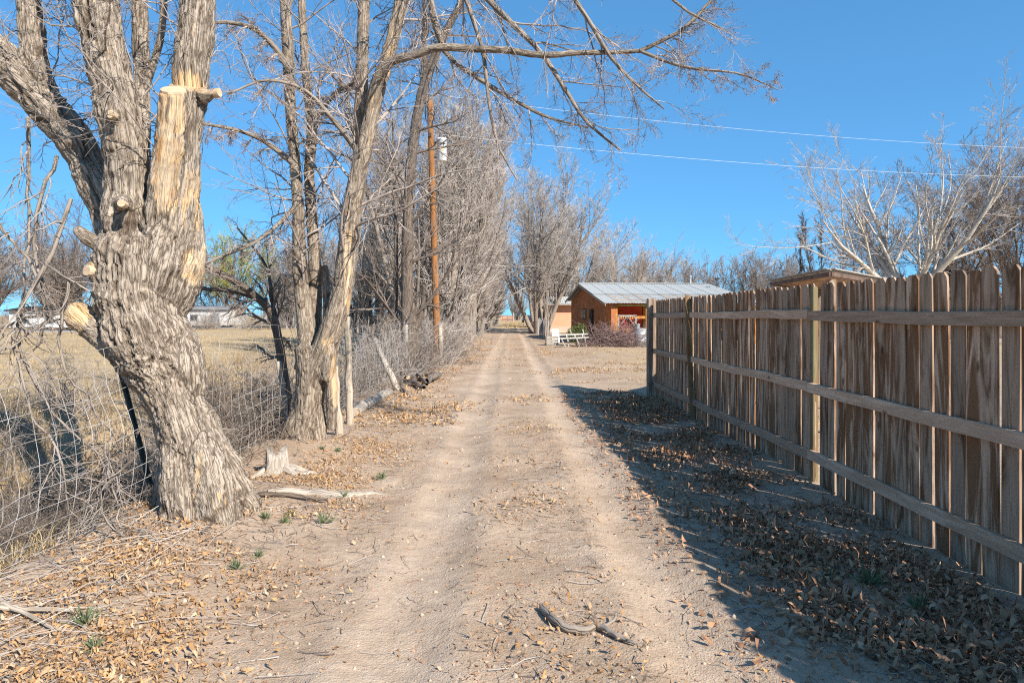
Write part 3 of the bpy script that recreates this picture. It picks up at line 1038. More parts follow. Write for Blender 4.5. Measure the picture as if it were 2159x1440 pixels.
# ------------------------------------------------------------------ the clump of stems with the limb over the track
def tree_two():
    org = np.array([-2.3, 7.75, 0.0])
    T = thing('clump_tree', 'multi-stemmed tree with tan-streaked trunk and long limb arching over the track', 'tree', org)
    r1 = np.random.default_rng(33)
    D = 7.75
    L = []
    L.append(limb([(626, 990, D, 52), (640, 935, D, 34), (650, 870, D, 29), (657, 790, D, 31), (652, 730, D, 30)], 24))
    L.append(limb([(545, 1000, D + .1, 14), (590, 960, D + .05, 26), (632, 880, D, 22), (645, 820, D, 10)], 10))
    L.append(limb([(676, 970, D - .05, 14), (668, 900, D - .03, 20), (660, 820, D, 16)], 10))
    L.append(limb([(655, 800, D, 24), (648, 700, D + .1, 20), (640, 640, D + .12, 17), (632, 560, D + .15, 15), (628, 420, D + .2, 12), (614, 250, D + .25, 11), (608, 125, D + .25, 12), (599, -20, D + .25, 11), (575, -230, D + .2, 9), (560, -420, D + .2, 5)], 34))
    L.append(limb([(650, 780, D + .1, 30), (662, 700, D + .25, 17), (664, 560, D + .3, 13), (652, 375, D + .35, 11), (658, 271, D + .4, 11), (646, 167, D + .4, 9), (636, 0, D + .4, 8), (628, -200, D + .4, 6), (620, -380, D + .4, 4)], 30))
    L.append(limb([(656, 830, D, 24), (680, 750, D - .05, 27), (709, 667, D - .08, 23), (726, 583, D - .08, 21), (736, 500, D - .08, 20), (746, 417, D - .08, 19), (764, 333, D - .1, 17), (793, 208, D - .1, 15), (822, 104, D - .12, 14), (846, 0, D - .15, 14), (880, -150, D - .2, 14), (930, -350, D - .3, 11), (960, -560, D - .4, 6)], 46))
    L.append(limb([(735, 560, D + .15, 16), (755, 420, D + .2, 14), (762, 300, D + .2, 13), (763, 187, D + .2, 13), (768, 0, D + .2, 12), (780, -200, D + .2, 10), (800, -420, D + .2, 6)], 26))
    L.append(limb([(780, 240, D - .1, 12), (800, 160, D - .25, 13), (825, 130, D - .35, 10), (867, 119, D - .45, 9), (925, 101, D - .55, 8.5), (1000, 104, D - .6, 8), (1070, 107, D - .65, 7.5), (1142, 117, D - .7, 7), (1225, 112, D - .75, 6), (1300, 111, D - .75, 5.5), (1350, 108, D - .8, 5)], 34))
    L.append(limb([(690, 800, D - .1, 16), (695, 760, D - .15, 14), (698, 730, D - .15, 9)], 8))
    L.append(limb([(640, 720, D + .2, 12), (640, 640, D + .25, 10), (636, 560, D + .3, 9)], 8))
    L.append(limb([(686, 740, D + .15, 10), (690, 640, D + .2, 9), (684, 560, D + .25, 8)], 8))     # dark dead snag
    L.append(limb([(700, 905, D - .05, 10), (700, 830, D - .1, 13), (698, 770, D - .1, 11)], 8))
    Ls = shift(L, org)
    woods = [(px(735, 560, D - .15), (0.045, 0.3, 0.9), 0.55), (px(712, 800, D - .1), (.08, .25, .33), .9), (px(690, 720, D - .2), (.06, .2, .2), .6), (px(820, 60, D - .2), (.08, .25, .6), .7), (px(780, 250, D - .2), (.05, .25, .5), .4), (px(625, 160, D), (.1, .3, .2), .6)]
    woods = [(np.array(c) - org, r, a) for c, r, a in woods]
    bark_trunk('trunk', Ls, 0.0135, M['bark_two'], T, 0.016, 0.020, woods, 5.1, freq=26, smooth_it=8)
    over = [limb([(1350, 108, D - .8, 5), (1400, 84, D - .85, 4.5), (1442, 60, D - .9, 4), (1500, 0, D - .95, 3), (1570, -90, D - 1, 2)], 16),
            limb([(1350, 108, D - .8, 4), (1410, 132, D - .9, 3.6), (1467, 146, D - 1, 3), (1558, 156, D - 1.1, 2), (1640, 190, D - 1.2, 1)], 16),
            limb([(885, -165, D - .2, 10), (960, -80, D - .3, 8), (1025, -5, D - .4, 7), (1083, 54, D - .5, 6), (1142, 113, D - .55, 5.5), (1196, 196, D - .6, 4.5), (1237, 258, D - .6, 3.5), (1308, 317, D - .6, 2)], 16),
            limb([(880, -150, D - .2, 9), (900, -40, D + .1, 8), (935, 105, D + .2, 6), (1017, 171, D + .1, 5), (1108, 225, D, 4), (1162, 250, D, 3), (1240, 270, D, 1.5)], 16),
            limb([(925, -330, D - .3, 8), (950, -120, D - .4, 6), (983, 0, D - .5, 5), (1017, 104, D - .5, 4.5), (1029, 200, D - .5, 4), (1048, 300, D - .5, 3), (1090, 380, D - .5, 1.5)], 16),
            limb([(930, -350, D - .3, 9), (1080, -200, D - .6, 7), (1212, 0, D - .8, 5), (1250, 58, D - .8, 4.5), (1287, 120, D - .8, 4), (1342, 180, D - .85, 3), (1400, 230, D - .9, 1.5)], 16),
            limb([(930, -350, D - .3, 8), (1120, -260, D - .5, 6), (1300, -120, D - .8, 4), (1430, 10, D - 1, 3), (1520, 60, D - 1, 2)], 16),
            limb([(764, 333, D - .1, 7), (700, 250, D - .4, 5), (640, 190, D - .6, 4), (560, 170, D - .8, 3), (480, 200, D - .9, 2)], 16),
            limb([(625, 350, D + .2, 7), (560, 300, D + .1, 5), (500, 275, D, 4), (430, 262, D - .1, 3)], 16),
            limb([(612, 150, D + .2, 8), (570, 90, D, 6), (520, 55, D - .2, 5), (450, 48, D - .3, 3.5), (400, 60, D - .4, 2)], 16),
            limb([(628, 430, D + .2, 6), (590, 470, D, 4.5), (540, 510, D - .2, 4), (470, 540, D - .3, 3.5), (425, 560, D - .4, 3)], 16),
            limb([(654, 270, D + .4, 6), (680, 230, D + .3, 5), (715, 190, D + .1, 4), (748, 176, D, 3)], 16)]
    over = shift(over, org)
    P, R = np.array([o[0] for o in over]), np.array([o[1] for o in over])
    a, ar = grow(P, R, 12, 0.10, 0.98, 0.75, 0.3, 0.30, 8, 0.4, 0.14, -0.05, r1, rmin=0.0032)
    b_, br = grow(a, ar, 8, 0.12, 1, 0.7, 0.3, 0.48, 5, 0.6, 0.15, -0.03, r1, rmin=0.0021)
    c_, cr = grow(b_, br, 9, 0.12, 1, 0.7, 0.3, 0.55, 3, 0.7, 0.2, 0.0, r1, rmin=0.0016)
    SP, SR = stack([Ls[i] for i in (3, 4, 5, 6)])
    d_, dr = grow(SP, SR, 22, 0.26, 0.98, 0.95, 0.25, 0.28, 8, 0.18, 0.15, 0.0, r1, rmin=0.004)
    e_, er = grow(d_, dr, 8, 0.15, 1, 0.75, 0.3, 0.5, 5, 0.6, 0.16, -0.02, r1, rmin=0.0024)
    f_, fr = grow(e_, er, 7, 0.15, 1, 0.75, 0.3, 0.55, 3, 0.7, 0.16, 0, r1, rmin=0.0016)
    link('limb', join_tubes('limb', [(P, R, 9)]), M['bark_grey'], T)
    cr_o = link('crown', join_tubes('crown', [(a, ar, 5), (b_, br, 3), (c_, cr, 3), (d_, dr, 5), (e_, er, 3), (f_, fr, 3)]), M['twig_mid'], T)
    V, Fs = buds(c_, cr, 1, r1, 0.011)
    bo = link('buds', mesh_np('buds', V, Fs, None, False), M['bud'], cr_o)
    bo['kind'] = 'stuff'


tree_two()


def tree_three():
    org = np.array([-2.75, 18.0, 0.0])
    T = thing('tall_tree', 'tall slim dark-barked tree standing beside the orange utility pole', 'tree', org)
    r1 = np.random.default_rng(44)
    D = 18.0
    L = [limb([(868, 800, D, 26), (862, 740, D, 17), (858, 640, D, 13), (860, 500, D, 12), (868, 333, D, 11), (892, 187, D, 10), (933, 83, D, 8), (975, 0, D, 7), (1010, -90, D, 5), (1040, -180, D, 2)], 36),
         limb([(880, 790, D, 18), (872, 720, D, 12), (866, 640, D, 10)], 10),
         limb([(870, 700, D, 9), (884, 675, D, 7), (892, 640, D, 5), (894, 600, D, 4)], 10),
         limb([(880, 260, D, 7), (892, 167, D, 6), (896, 40, D, 5), (890, -90, D, 3), (885, -180, D, 1.5)], 16),
         limb([(848, 800, D + .2, 6), (834, 720, D + .2, 5), (836, 560, D + .2, 4.5), (832, 400, D + .2, 4), (828, 250, D + .2, 2)], 20)]
    Ls = shift(L, org)
    bark_trunk('trunk', Ls, 0.03, M['bark_dark'], T, 0.03, 0.02, (), 2.2, freq=9, smooth_it=2)
    P, R = stack([Ls[i] for i in (0, 3, 4)])
    a, ar = grow(P, R, 22, 0.15, 0.98, 0.9, 0.25, 0.26, 8, 0.3, 0.12, 0.03, r1, rmin=0.010)
    b_, br = grow(a, ar, 8, 0.15, 1, 0.7, 0.25, 0.5, 6, 0.6, 0.14, 0.0, r1, rmin=0.006)
    c_, cr = grow(b_, br, 7, 0.15, 1, 0.7, 0.3, 0.5, 4, 0.7, 0.14, 0.02, r1, rmin=0.004)
    link('crown', join_tubes('crown', [(a, ar, 5), (b_, br, 4), (c_, cr, 3)]), M['twig_dark'], T)


tree_three()


def bent_tree():
    D = 8.9
    org = np.array([-2.85, 8.9, 0.0])
    T = thing('bent_tree', 'small dark tree bent over to the left above the ditch', 'tree', org)
    r1 = np.random.default_rng(45)
    L = [limb([(622, 960, D, 12), (612, 880, D, 10), (600, 800, D, 10), (588, 720, D, 9), (572, 660, D, 9), (540, 625, D - .1, 8), (490, 590, D - .2, 7), (440, 562, D - .3, 5), (400, 548, D - .4, 3)], 30),
         limb([(560, 640, D, 6), (520, 622, D, 5), (470, 612, D, 4), (410, 610, D, 3), (360, 618, D, 2)], 18),
         limb([(596, 790, D, 6), (588, 700, D, 5), (575, 640, D + .1, 4), (560, 560, D + .2, 3), (500, 480, D + .2, 2)], 16)]
    Ls = shift(L, org)
    P, R = stack(Ls, 20)
    link('trunk', join_tubes('trunk', [(P, R, 9)]), M['bark_dark'], T)
    a, ar = grow(P, R, 12, 0.3, 0.98, 0.8, 0.3, 0.3, 8, 0.45, 0.16, -0.06, r1, rmin=0.004)
    b_, br = grow(a, ar, 6, 0.15, 1, 0.7, 0.3, 0.5, 6, 0.6, 0.16, -0.05, r1, rmin=0.0026)
    c_, cr = grow(b_, br, 5, 0.15, 1, 0.7, 0.3, 0.5, 4, 0.6, 0.16, 0, r1, rmin=0.002)
    link('crown', join_tubes('crown', [(a, ar, 5), (b_, br, 4), (c_, cr, 3)]), M['twig_dark'], T)


bent_tree()


# ------------------------------------------------------------------ kinds of bare tree, grown once and copied
def bare_tree(name, seed, H, stems, spread, r0, n1, n2, n3, mats, up=0.10, a1=0.6, lr1=0.42, rmin=0.008, fork=0.0, wig=0.07, droop=0.02, base_sep=0.3, n4=0, hide_low=0.2, stemf=0.85, tf=0.35, trunk=0, group=None, label='', cat='tree'):
    r1 = np.random.default_rng(seed)
    T = thing(name, label, cat, (0, 0, -500), 0, group)
    N = 16
    P = np.empty((stems, N, 3))
    az = np.arange(stems) * 2 * PI / stems + r1.uniform(-.5, .5, stems)
    lean = spread * r1.uniform(0.25, 1.0, stems)
    d = np.stack([np.cos(az) * np.sin(lean), np.sin(az) * np.sin(lean), np.cos(lean)], 1)
    P[:, 0] = np.stack([np.cos(az) * base_sep, np.sin(az) * base_sep, np.full(stems, -0.15)], 1) * r1.uniform(.3, 1, (stems, 1))
    P[:, 0, 2] = -0.15
    hh = H * stemf * r1.uniform(0.82, 1.03, stems)
    ax = np.array([0.04, 0.02, 1.0])
    for k in range(1, N):
        if k <= trunk:                              # stems share one trunk first
            ax = norm(ax + 0.05 * r1.normal(size=3))
            P[:, k] = P[:, k - 1] + ax * (H * stemf / (N - 1))
            continue
        d = norm(d + wig * r1.normal(size=d.shape) + np.array([0, 0, up * 0.4]))
        P[:, k] = P[:, k - 1] + d * (hh / (N - 1))[:, None]
    sp = np.linspace(0, 1, N)[None]
    R = r0 * r1.uniform(0.6, 1.0, (stems, 1)) * (1 - 0.9 * sp ** 0.9) * (1 + 0.5 * np.exp(-sp * 18))
    a, ar = grow(P, R, n1, hide_low, 0.98, a1, 0.22, lr1, 8, 0.5, wig * 1.2, up, r1, rmin=rmin * 1.6, tfall=tf)
    b_, br = grow(a, ar, n2, 0.12, 1.0, 0.6, 0.25, 0.46, 5, 0.55, wig * 1.4, up * 0.7 - droop, r1, rmin=rmin * 1.05)
    c_, cr = grow(b_, br, n3, 0.1, 1.0, 0.6, 0.3, 0.5, 3, 0.7, 0.12, up * 0.5 - droop, r1, rmin=rmin * 0.8)
    gs = [(b_, br, 3), (c_, cr, 3)]
    if n4:
        e_, er = grow(c_, cr, n4, 0.1, 1.0, 0.6, 0.3, 0.55, 2, 0.8, 0.12, 0, r1, rmin=rmin * .62)
        gs.append((e_, er, 3))
    link('trunk', join_tubes('trunk', [(P, R, 8), (a, ar, 5)]), mats[0], T)
    link('crown', join_tubes('crown', gs), mats[1], T)
    return T


used = set()


def put(proto, x, y, rz, sc, label, group=None):
    z = g1(x, y) if abs(x) < 60 else 0.0
    if proto.name not in used:
        used.add(proto.name)
        proto.location = (x, y, z)
        proto.rotation_euler = (0, 0, rz)
        proto.scale = (sc,) * 3 if not isinstance(sc, tuple) else sc
        proto['label'] = label
        if group:
            proto['group'] = group
        elif 'group' in proto:
            del proto['group']
        return proto
    return copy_thing(proto, (x, y, z), rz, sc, label, group)


GW, DK, WH = (M['bark_grey'], M['twig']), (M['bark_dark'], M['twig_dark']), (M['bark_white'], M['twig_light'])
elmA = bare_tree('elm_tree', 51, 10.5, 7, 0.34, 0.16, 14, 8, 8, (M['bark_grey'], M['twig_light']), up=0.16, a1=0.5, rmin=0.0085, base_sep=0.5, hide_low=0.06, n4=2)
elmB = bare_tree('elm_tree', 52, 10.0, 6, 0.42, 0.17, 15, 8, 8, GW, up=0.14, a1=0.55, rmin=0.0085, base_sep=0.5, hide_low=0.06, n4=2)
elmC = elmA
vase = bare_tree('spreading_tree', 54, 15.0, 10, 0.62, 0.24, 13, 9, 8, (M['bark_grey'], M['twig_light']), up=0.08, a1=0.5, rmin=0.014, base_sep=0.7, hide_low=0.22, n4=2, lr1=0.45, wig=0.05)
round_ = bare_tree('round_tree', 55, 9.2, 7, 0.9, 0.13, 11, 8, 8, (M['bark_dark'], M['twig']), up=0.09, a1=0.55, rmin=0.014, base_sep=0.12, hide_low=0.28, n4=2, stemf=.8, lr1=.48, tf=.1, wig=.06, trunk=2)
darkt = bare_tree('dark_tree', 56, 11.6, 6, 0.75, 0.17, 12, 8, 8, DK, up=0.07, a1=0.65, rmin=0.011, wig=0.12, base_sep=0.12, hide_low=0.25, n4=2, lr1=.42, stemf=.88, tf=.2, trunk=2)
slim = bare_tree('slender_tree', 57, 11.0, 3, 0.14, 0.14, 18, 7, 7, DK, up=0.2, a1=0.45, lr1=0.22, rmin=0.013, base_sep=0.5, hide_low=0.25, n4=2)
cotton = bare_tree('cottonwood_tree', 63, 12.4, 6, 1.0, 0.33, 9, 8, 7, WH, up=0.07, a1=0.55, lr1=0.42, rmin=0.011, wig=0.06, base_sep=0.08, hide_low=0.32, n4=2, tf=.1, stemf=.85, trunk=3)
shrub = bare_tree('bare_shrub', 59, 2.3, 22, 0.75, 0.012, 6, 5, 3, (M['twig_light'], M['twig']), up=0.02, a1=0.7, rmin=0.0028, wig=0.16, base_sep=0.5, hide_low=0.05, cat='shrub')
shrubB = bare_tree('bare_shrub', 60, 1.7, 26, 1.0, 0.011, 6, 5, 3, (M['bark_grey'], M['twig_dark']), up=0.0, a1=0.8, rmin=0.0028, wig=0.2, base_sep=0.5, hide_low=0.05, cat='shrub')
sapl = bare_tree('sapling', 61, 6.0, 1, 0.05, 0.05, 8, 5, 4, GW, up=0.15, a1=0.5, lr1=0.22, rmin=0.006, wig=0.03, base_sep=0.0, hide_low=0.4)

ROWG = 'bare trees lining the left side of the track'
rowl = 'grey bare tree in the long row left of the track past the log rounds'
rowspec = [(-3.0, 24.0, elmA, 1.06), (-2.7, 28.0, elmB, 1.15), (-3.2, 32, elmC, 1.15), (-2.6, 36.5, elmA, 1.18), (-3.0, 42, elmB, 1.1), (-2.7, 48, elmC, 1.05), (-2.9, 55, elmA, 1.1), (-2.7, 63, elmB, 1.1), (-3.0, 72, elmC, 1.1), (-2.8, 83, elmB, 1.15), (-3.1, 95, elmA, 1.1), (-3, 110, elmC, 1.15), (-4.2, 126, elmB, 1.1)]
rown = ['grey many-stemmed bare tree rising right behind the utility pole', 'grey bare tree second along the row, next after the one behind the pole', 'grey bare tree of the row standing just before the cut log rounds', 'grey bare tree of the row with the cut log rounds at its foot']
for k, (x, y, p, s) in enumerate(rowspec):
    put(p, x, y, 1.3 * k + 0.4, s, rown[k] if k < 4 else rowl, ROWG)
put(elmC, -6.5, 30.5, 2.2, 0.85, 'bare grey tree set back on the field side of the row behind the pole')
put(vase, 4.6, 67, 2.0, 0.92, 'second spreading bare tree close behind the huge one beside the track')
put(vase, 10.6, 64, 4.2, 0.62, 'soft fine-twigged bare crown rising behind the house ridge')
put(vase, 2.2, 57, 0.5, 1.04, 'huge spreading bare tree right of the track behind the wire fence')
put(vase, 7.2, 82, 2.6, 0.8, 'bare spreading tree behind the peach outbuilding')
put(elmB, 4.2, 100, 3.0, 1.1, 'bare tree right of the track beside the dark parked car')
put(elmC, 1.0, 205, 0.3, 1.25, 'bare tree closing the end of the track behind the red gate')
put(elmA, -5, 215, 1.3, 1.3, 'bare tree behind the red gate on its post side')
put(elmB, 7, 200, 2.3, 1.25, 'bare tree standing past the parked car')
EG = 'far bare trees closing the view at the end of the track'
for k in range(12):
    put([elmA, elmB][k % 2], -34 + k * 6.0 + 1.5 * math.sin(k * 2.1), 225 + 14 * math.sin(k * 1.7), k * 0.9, 1.2 + .15 * math.sin(k), 'bare tree far beyond the red pipe gate', EG)
put(cotton, 14.8, 74, 1.9, 0.8, 'pale-limbed bare tree rising behind the metal house roof')
put(round_, 15.6, 72, 0.5, 0.92, 'rounded bare tree low behind the house roof ridge')
put(round_, 23.0, 82, 1.7, 1.0, 'round-headed bare tree standing alone beyond the roof end')
put(round_, 28.0, 80, 2.9, 1.03, 'round bare tree, slimmer one of a close pair beyond the fence')
put(round_, 31.5, 82, 4.1, 1.08, 'broader round bare tree of a close pair beyond the fence')
put(round_, 38.0, 86, 5.3, 0.85, 'small faint bare tree beyond the wooden canopy')
put(slim, 26.0, 59, 0.4, 1.15, 'slender upright tree with tufted top beyond the canopy')
put(darkt, 29.5, 58, 0.9, 0.86, 'dark bare tree between the slender tree and the white cottonwood')
put(cotton, 20.9, 35.5, 0.55, 0.98, 'big white-limbed bare cottonwood rising over the board fence')
put(darkt, 27.5, 43, 2.2, 1.0, 'dark bare tree just behind the white cottonwood')
put(darkt, 32.0, 45, 3.9, 1.12, 'tallest dark crooked bare tree right of the white cottonwood')
put(darkt, 27.2, 36, 5.0, 0.92, 'dark crooked bare tree at the end of the clump right of the cottonwood')
# tree line across the field
FG = 'bare trees along the far side of the field'
fr = random.Random(9)
for k in range(24):
    x = -80 + k * 2.95 + fr.uniform(-1.2, 1.2)
    put([round_, darkt, elmC, elmB][k % 4], x, 74 + fr.uniform(-6, 16), fr.uniform(0, 6), fr.uniform(0.85, 1.2), 'greyish bare tree in the line across the dry field', FG)

HG = 'low bare thicket along the far field edge'
for k in range(22):
    put([shrub, shrubB][k % 2], -62 + k * 2.6 + fr.uniform(-.8, .8), 66 + fr.uniform(-2, 4), fr.uniform(0, 6), fr.uniform(1.3, 2.0), 'low grey thicket at the far edge of the dry field', HG)

greenT = put(round_, -29.5, 72, 0.6, 1.25, 'tree with yellow-green budding crown across the dry field')
greenT.name = 'budding_tree'
for ch in greenT.children:
    if ch.name.startswith('crown'):
        ch.material_slots[0].link = 'OBJECT'
        ch.material_slots[0].material = M['twig_green']

SHG = 'leafless shrubs tangled along the ditch and wire fence'
shl = 'tangled leafless grey shrub crowding the wire fence along the ditch'
for k, (x, y, p, s) in enumerate([(-3.5, 9.6, shrubB, .8), (-3.3, 11.5, shrub, .75), (-3.2, 13.2, shrubB, .9), (-3.4, 15.2, shrub, .8), (-3.0, 16.8, shrubB, 1.0), (-2.5, 19.0, shrub, 1.0), (-2.2, 20.5, shrub, 1.0), (-2.9, 21.5, shrubB, 1.3), (-2.5, 23.2, shrub, 1.1), (-2.4, 26, shrub, 1.0), (-4.6, 12.4, shrub, .7), (-4.4, 7.2, shrubB, .6), (-3.7, 6.6, shrubB, .55), (-4.9, 9.3, shrub, .6), (-5.2, 5.6, shrubB, .6), (-5.8, 8.0, shrub, .5), (-6.0, 12.0, shrubB, .8), (-5.5, 16, shrub, .9), (-3.5, 5.9, shrubB, .5), (-4.0, 5.0, shrubB, .55), (-3.35, 7.4, shrubB, .6), (-3.9, 8.3, shrub, .6), (-4.6, 6.1, shrub, .5), (-3.9, 4.2, shrubB, .4), (-4.4, 10.4, shrubB, .8), (-5.4, 7.0, shrubB, .55), (-3.3, 10.4, shrub, .7), (-6.5, 10, shrub, .6), (-3.2, 6.3, shrub, .45), (-3.15, 8.9, shrubB, .75), (-3.6, 9.0, shrubB, .9), (-4.2, 7.7, shrubB, .8), (-3.1, 12.4, shrubB, .8), (-2.9, 14.4, shrub, .8), (-2.75, 16.0, shrub, .9), (-2.6, 17.8, shrubB, 1.1), (-2.3, 21.6, shrubB, 1.0), (-4.6, 4.6, shrub, .45), (-3.5, 3.7, shrubB, .3), (-5.0, 13.6, shrubB, .9), (-6.2, 7.2, shrubB, .6), (-3.15, 7.6, shrubB, .85), (-3.45, 8.2, shrubB, 1.0), (-3.2, 8.4, shrubB, .8), (-3.7, 7.1, shrubB, .85), (-3.3, 6.7, shrubB, .7), (-3.15, 4.95, shrubB, .5), (-3.35, 4.45, shrubB, .45), (-3.7, 4.7, shrubB, .55), (-3.6, 5.4, shrubB, .6)]):
    put(p, x, y, k * 1.1, s, shl, SHG)
for k, (x, y, s) in enumerate([(2.0, 40.0, 1.0), (2.25, 41.0, .9), (2.1, 42.4, 1.1), (2.35, 43.6, .95)]):
    put(sapl, x, y, k * 1.9, s, 'thin upright sapling growing in the wire fence right of the track', 'saplings in the wire fence')
# ------------------------------------------------------------------ utility pole and its wires
def utility_pole():
    b0, t0 = px(920, 664, 20.0), px(906, 213, 20.0)
    lean = (t0 - b0) / (t0[2] - b0[2])
    base = b0 - lean * (b0[2] - g1(b0[0], 20.0))
    top = t0
    T = thing('utility_pole', 'orange-brown wooden utility pole carrying a white transformer among the bare trees', 'pole', base)
    ln = top - base
    n = 14
    P = np.array([ln * (k / (n - 1)) for k in range(n)])
    P[0, 2] -= 0.2
    R = np.linspace(0.108, 0.082, n)
    P = np.concatenate([P, P[-1:] + [[0, 0, 0.012]]])
    R = np.concatenate([R, [0.02]])
    link('pole', join_tubes('pole', [(P[None], R[None], 20)]), M['utility'], T)
    # pin insulator on a bracket at the top
    MB().beam(ln + np.array([-0.11, -0.06, -0.55]), ln + np.array([-0.13, -0.06, 0.06]), 0.03, 0.05).build('bracket', M['steel_green'], T)
    MB().lathe([(0.02, 0), (0.045, 0.03), (0.03, 0.05), (0.05, 0.08), (0.03, 0.11), (0.02, 0.14)], 12, ln + np.array([-0.13, -0.06, 0.05])).build('insulator', M['dark_ceramic'], T, True)
    # transformer
    c = px(931.5, 341, 20.0) - base + np.array([0, -0.02, 0])
    tr = MB().lathe([(0.13, 0), (0.15, 0.015), (0.15, 0.60), (0.165, 0.61), (0.165, 0.64), (0.13, 0.675), (0.05, 0.69)], 24, c).build('transformer', M['white_steel'], T, True)
    tr.data.polygons.foreach_set('use_smooth', np.ones(len(tr.data.polygons), dtype=bool))
    MB().lathe([(0.03, 0), (0.045, 0.03), (0.03, 0.05), (0.045, 0.08), (0.028, 0.1), (0.02, 0.17)], 10, c + np.array([-0.04, 0, 0.68])).build('bushing', M['dark_ceramic'], tr, True)
    for a in (-0.5, 0.0, 0.5):
        MB().tube([c + np.array([0.14 * math.sin(a), -0.14 * math.cos(a), 0.50]), c + np.array([0.21 * math.sin(a), -0.21 * math.cos(a), 0.47])], [0.03, 0.018], 8).build('terminal', M['dark_ceramic'], tr)
    MB().beam(c + np.array([-0.02, -0.152, 0.33]), c + np.array([0.09, -0.130, 0.30]), 0.004, 0.05, (0, 0, 1)).build('marking', M['yellow_paint'], tr)
    MB().beam(c + np.array([0.03, -0.151, 0.10]), c + np.array([0.06, -0.148, 0.20]), 0.004, 0.04, (0, 1, 0)).build('marking', M['grey_paint'], tr)
    for z in (0.12, 0.55):
        MB().beam(c + np.array([-0.13, 0.0, z]), c + np.array([-0.29, 0.02, z]), 0.06, 0.03).build('hanger', M['steel_green'], T)
    MB().box(c + np.array([-0.33, -0.11, 0.75]), (0.07, 0.06, 0.09)).build('cutout', M['dark_ceramic'], T)
    # pale splice at the foot
    MB().tube([np.array([0.10, -0.09, -0.1]), np.array([0.09, -0.09, 0.7]), np.array([0.07, -0.07, 1.25])], [0.07, 0.065, 0.06], 12).build('stub', M['post'], T, True)
    return base + ln


M['dark_ceramic'] = plain('dark_ceramic', (0.10, 0.09, 0.09), 0.35, 0.2, 6)
M['white_steel'] = plain('white_steel', (0.72, 0.74, 0.76), 0.4, 0.06, 5, dirt=(0.55, 0.56, 0.58))
M['yellow_paint'] = plain('yellow_paint', (0.65, 0.42, 0.04), 0.5, 0.1, 8)
M['grey_paint'] = plain('grey_paint', (0.25, 0.27, 0.30), 0.5, 0.1, 8)
ptop = utility_pole()


def wire(name, label, a, b, sag, r=0.009):
    n = 40
    t_ = np.linspace(0, 1, n)
    P = np.array(a)[None] * (1 - t_)[:, None] + np.array(b)[None] * t_[:, None]
    P[:, 2] -= sag * 4 * t_ * (1 - t_)
    org = P[0].copy()
    o = link(name, join_tubes(name, [((P - org)[None], np.full((1, n), r), 6)]), M['white_wire'], None, org)
    tag(o, label, 'wire')


wire('power_line', 'upper pale power line running from the top of the utility pole', ptop + np.array([-0.13, -0.06, 0.2]), px(2519, 318, 27), 0.45, 0.0036)
wire('power_line', 'lower pale power line running from beside the transformer', px(931, 284, 20), px(2519, 376, 27), 0.40, 0.0036)


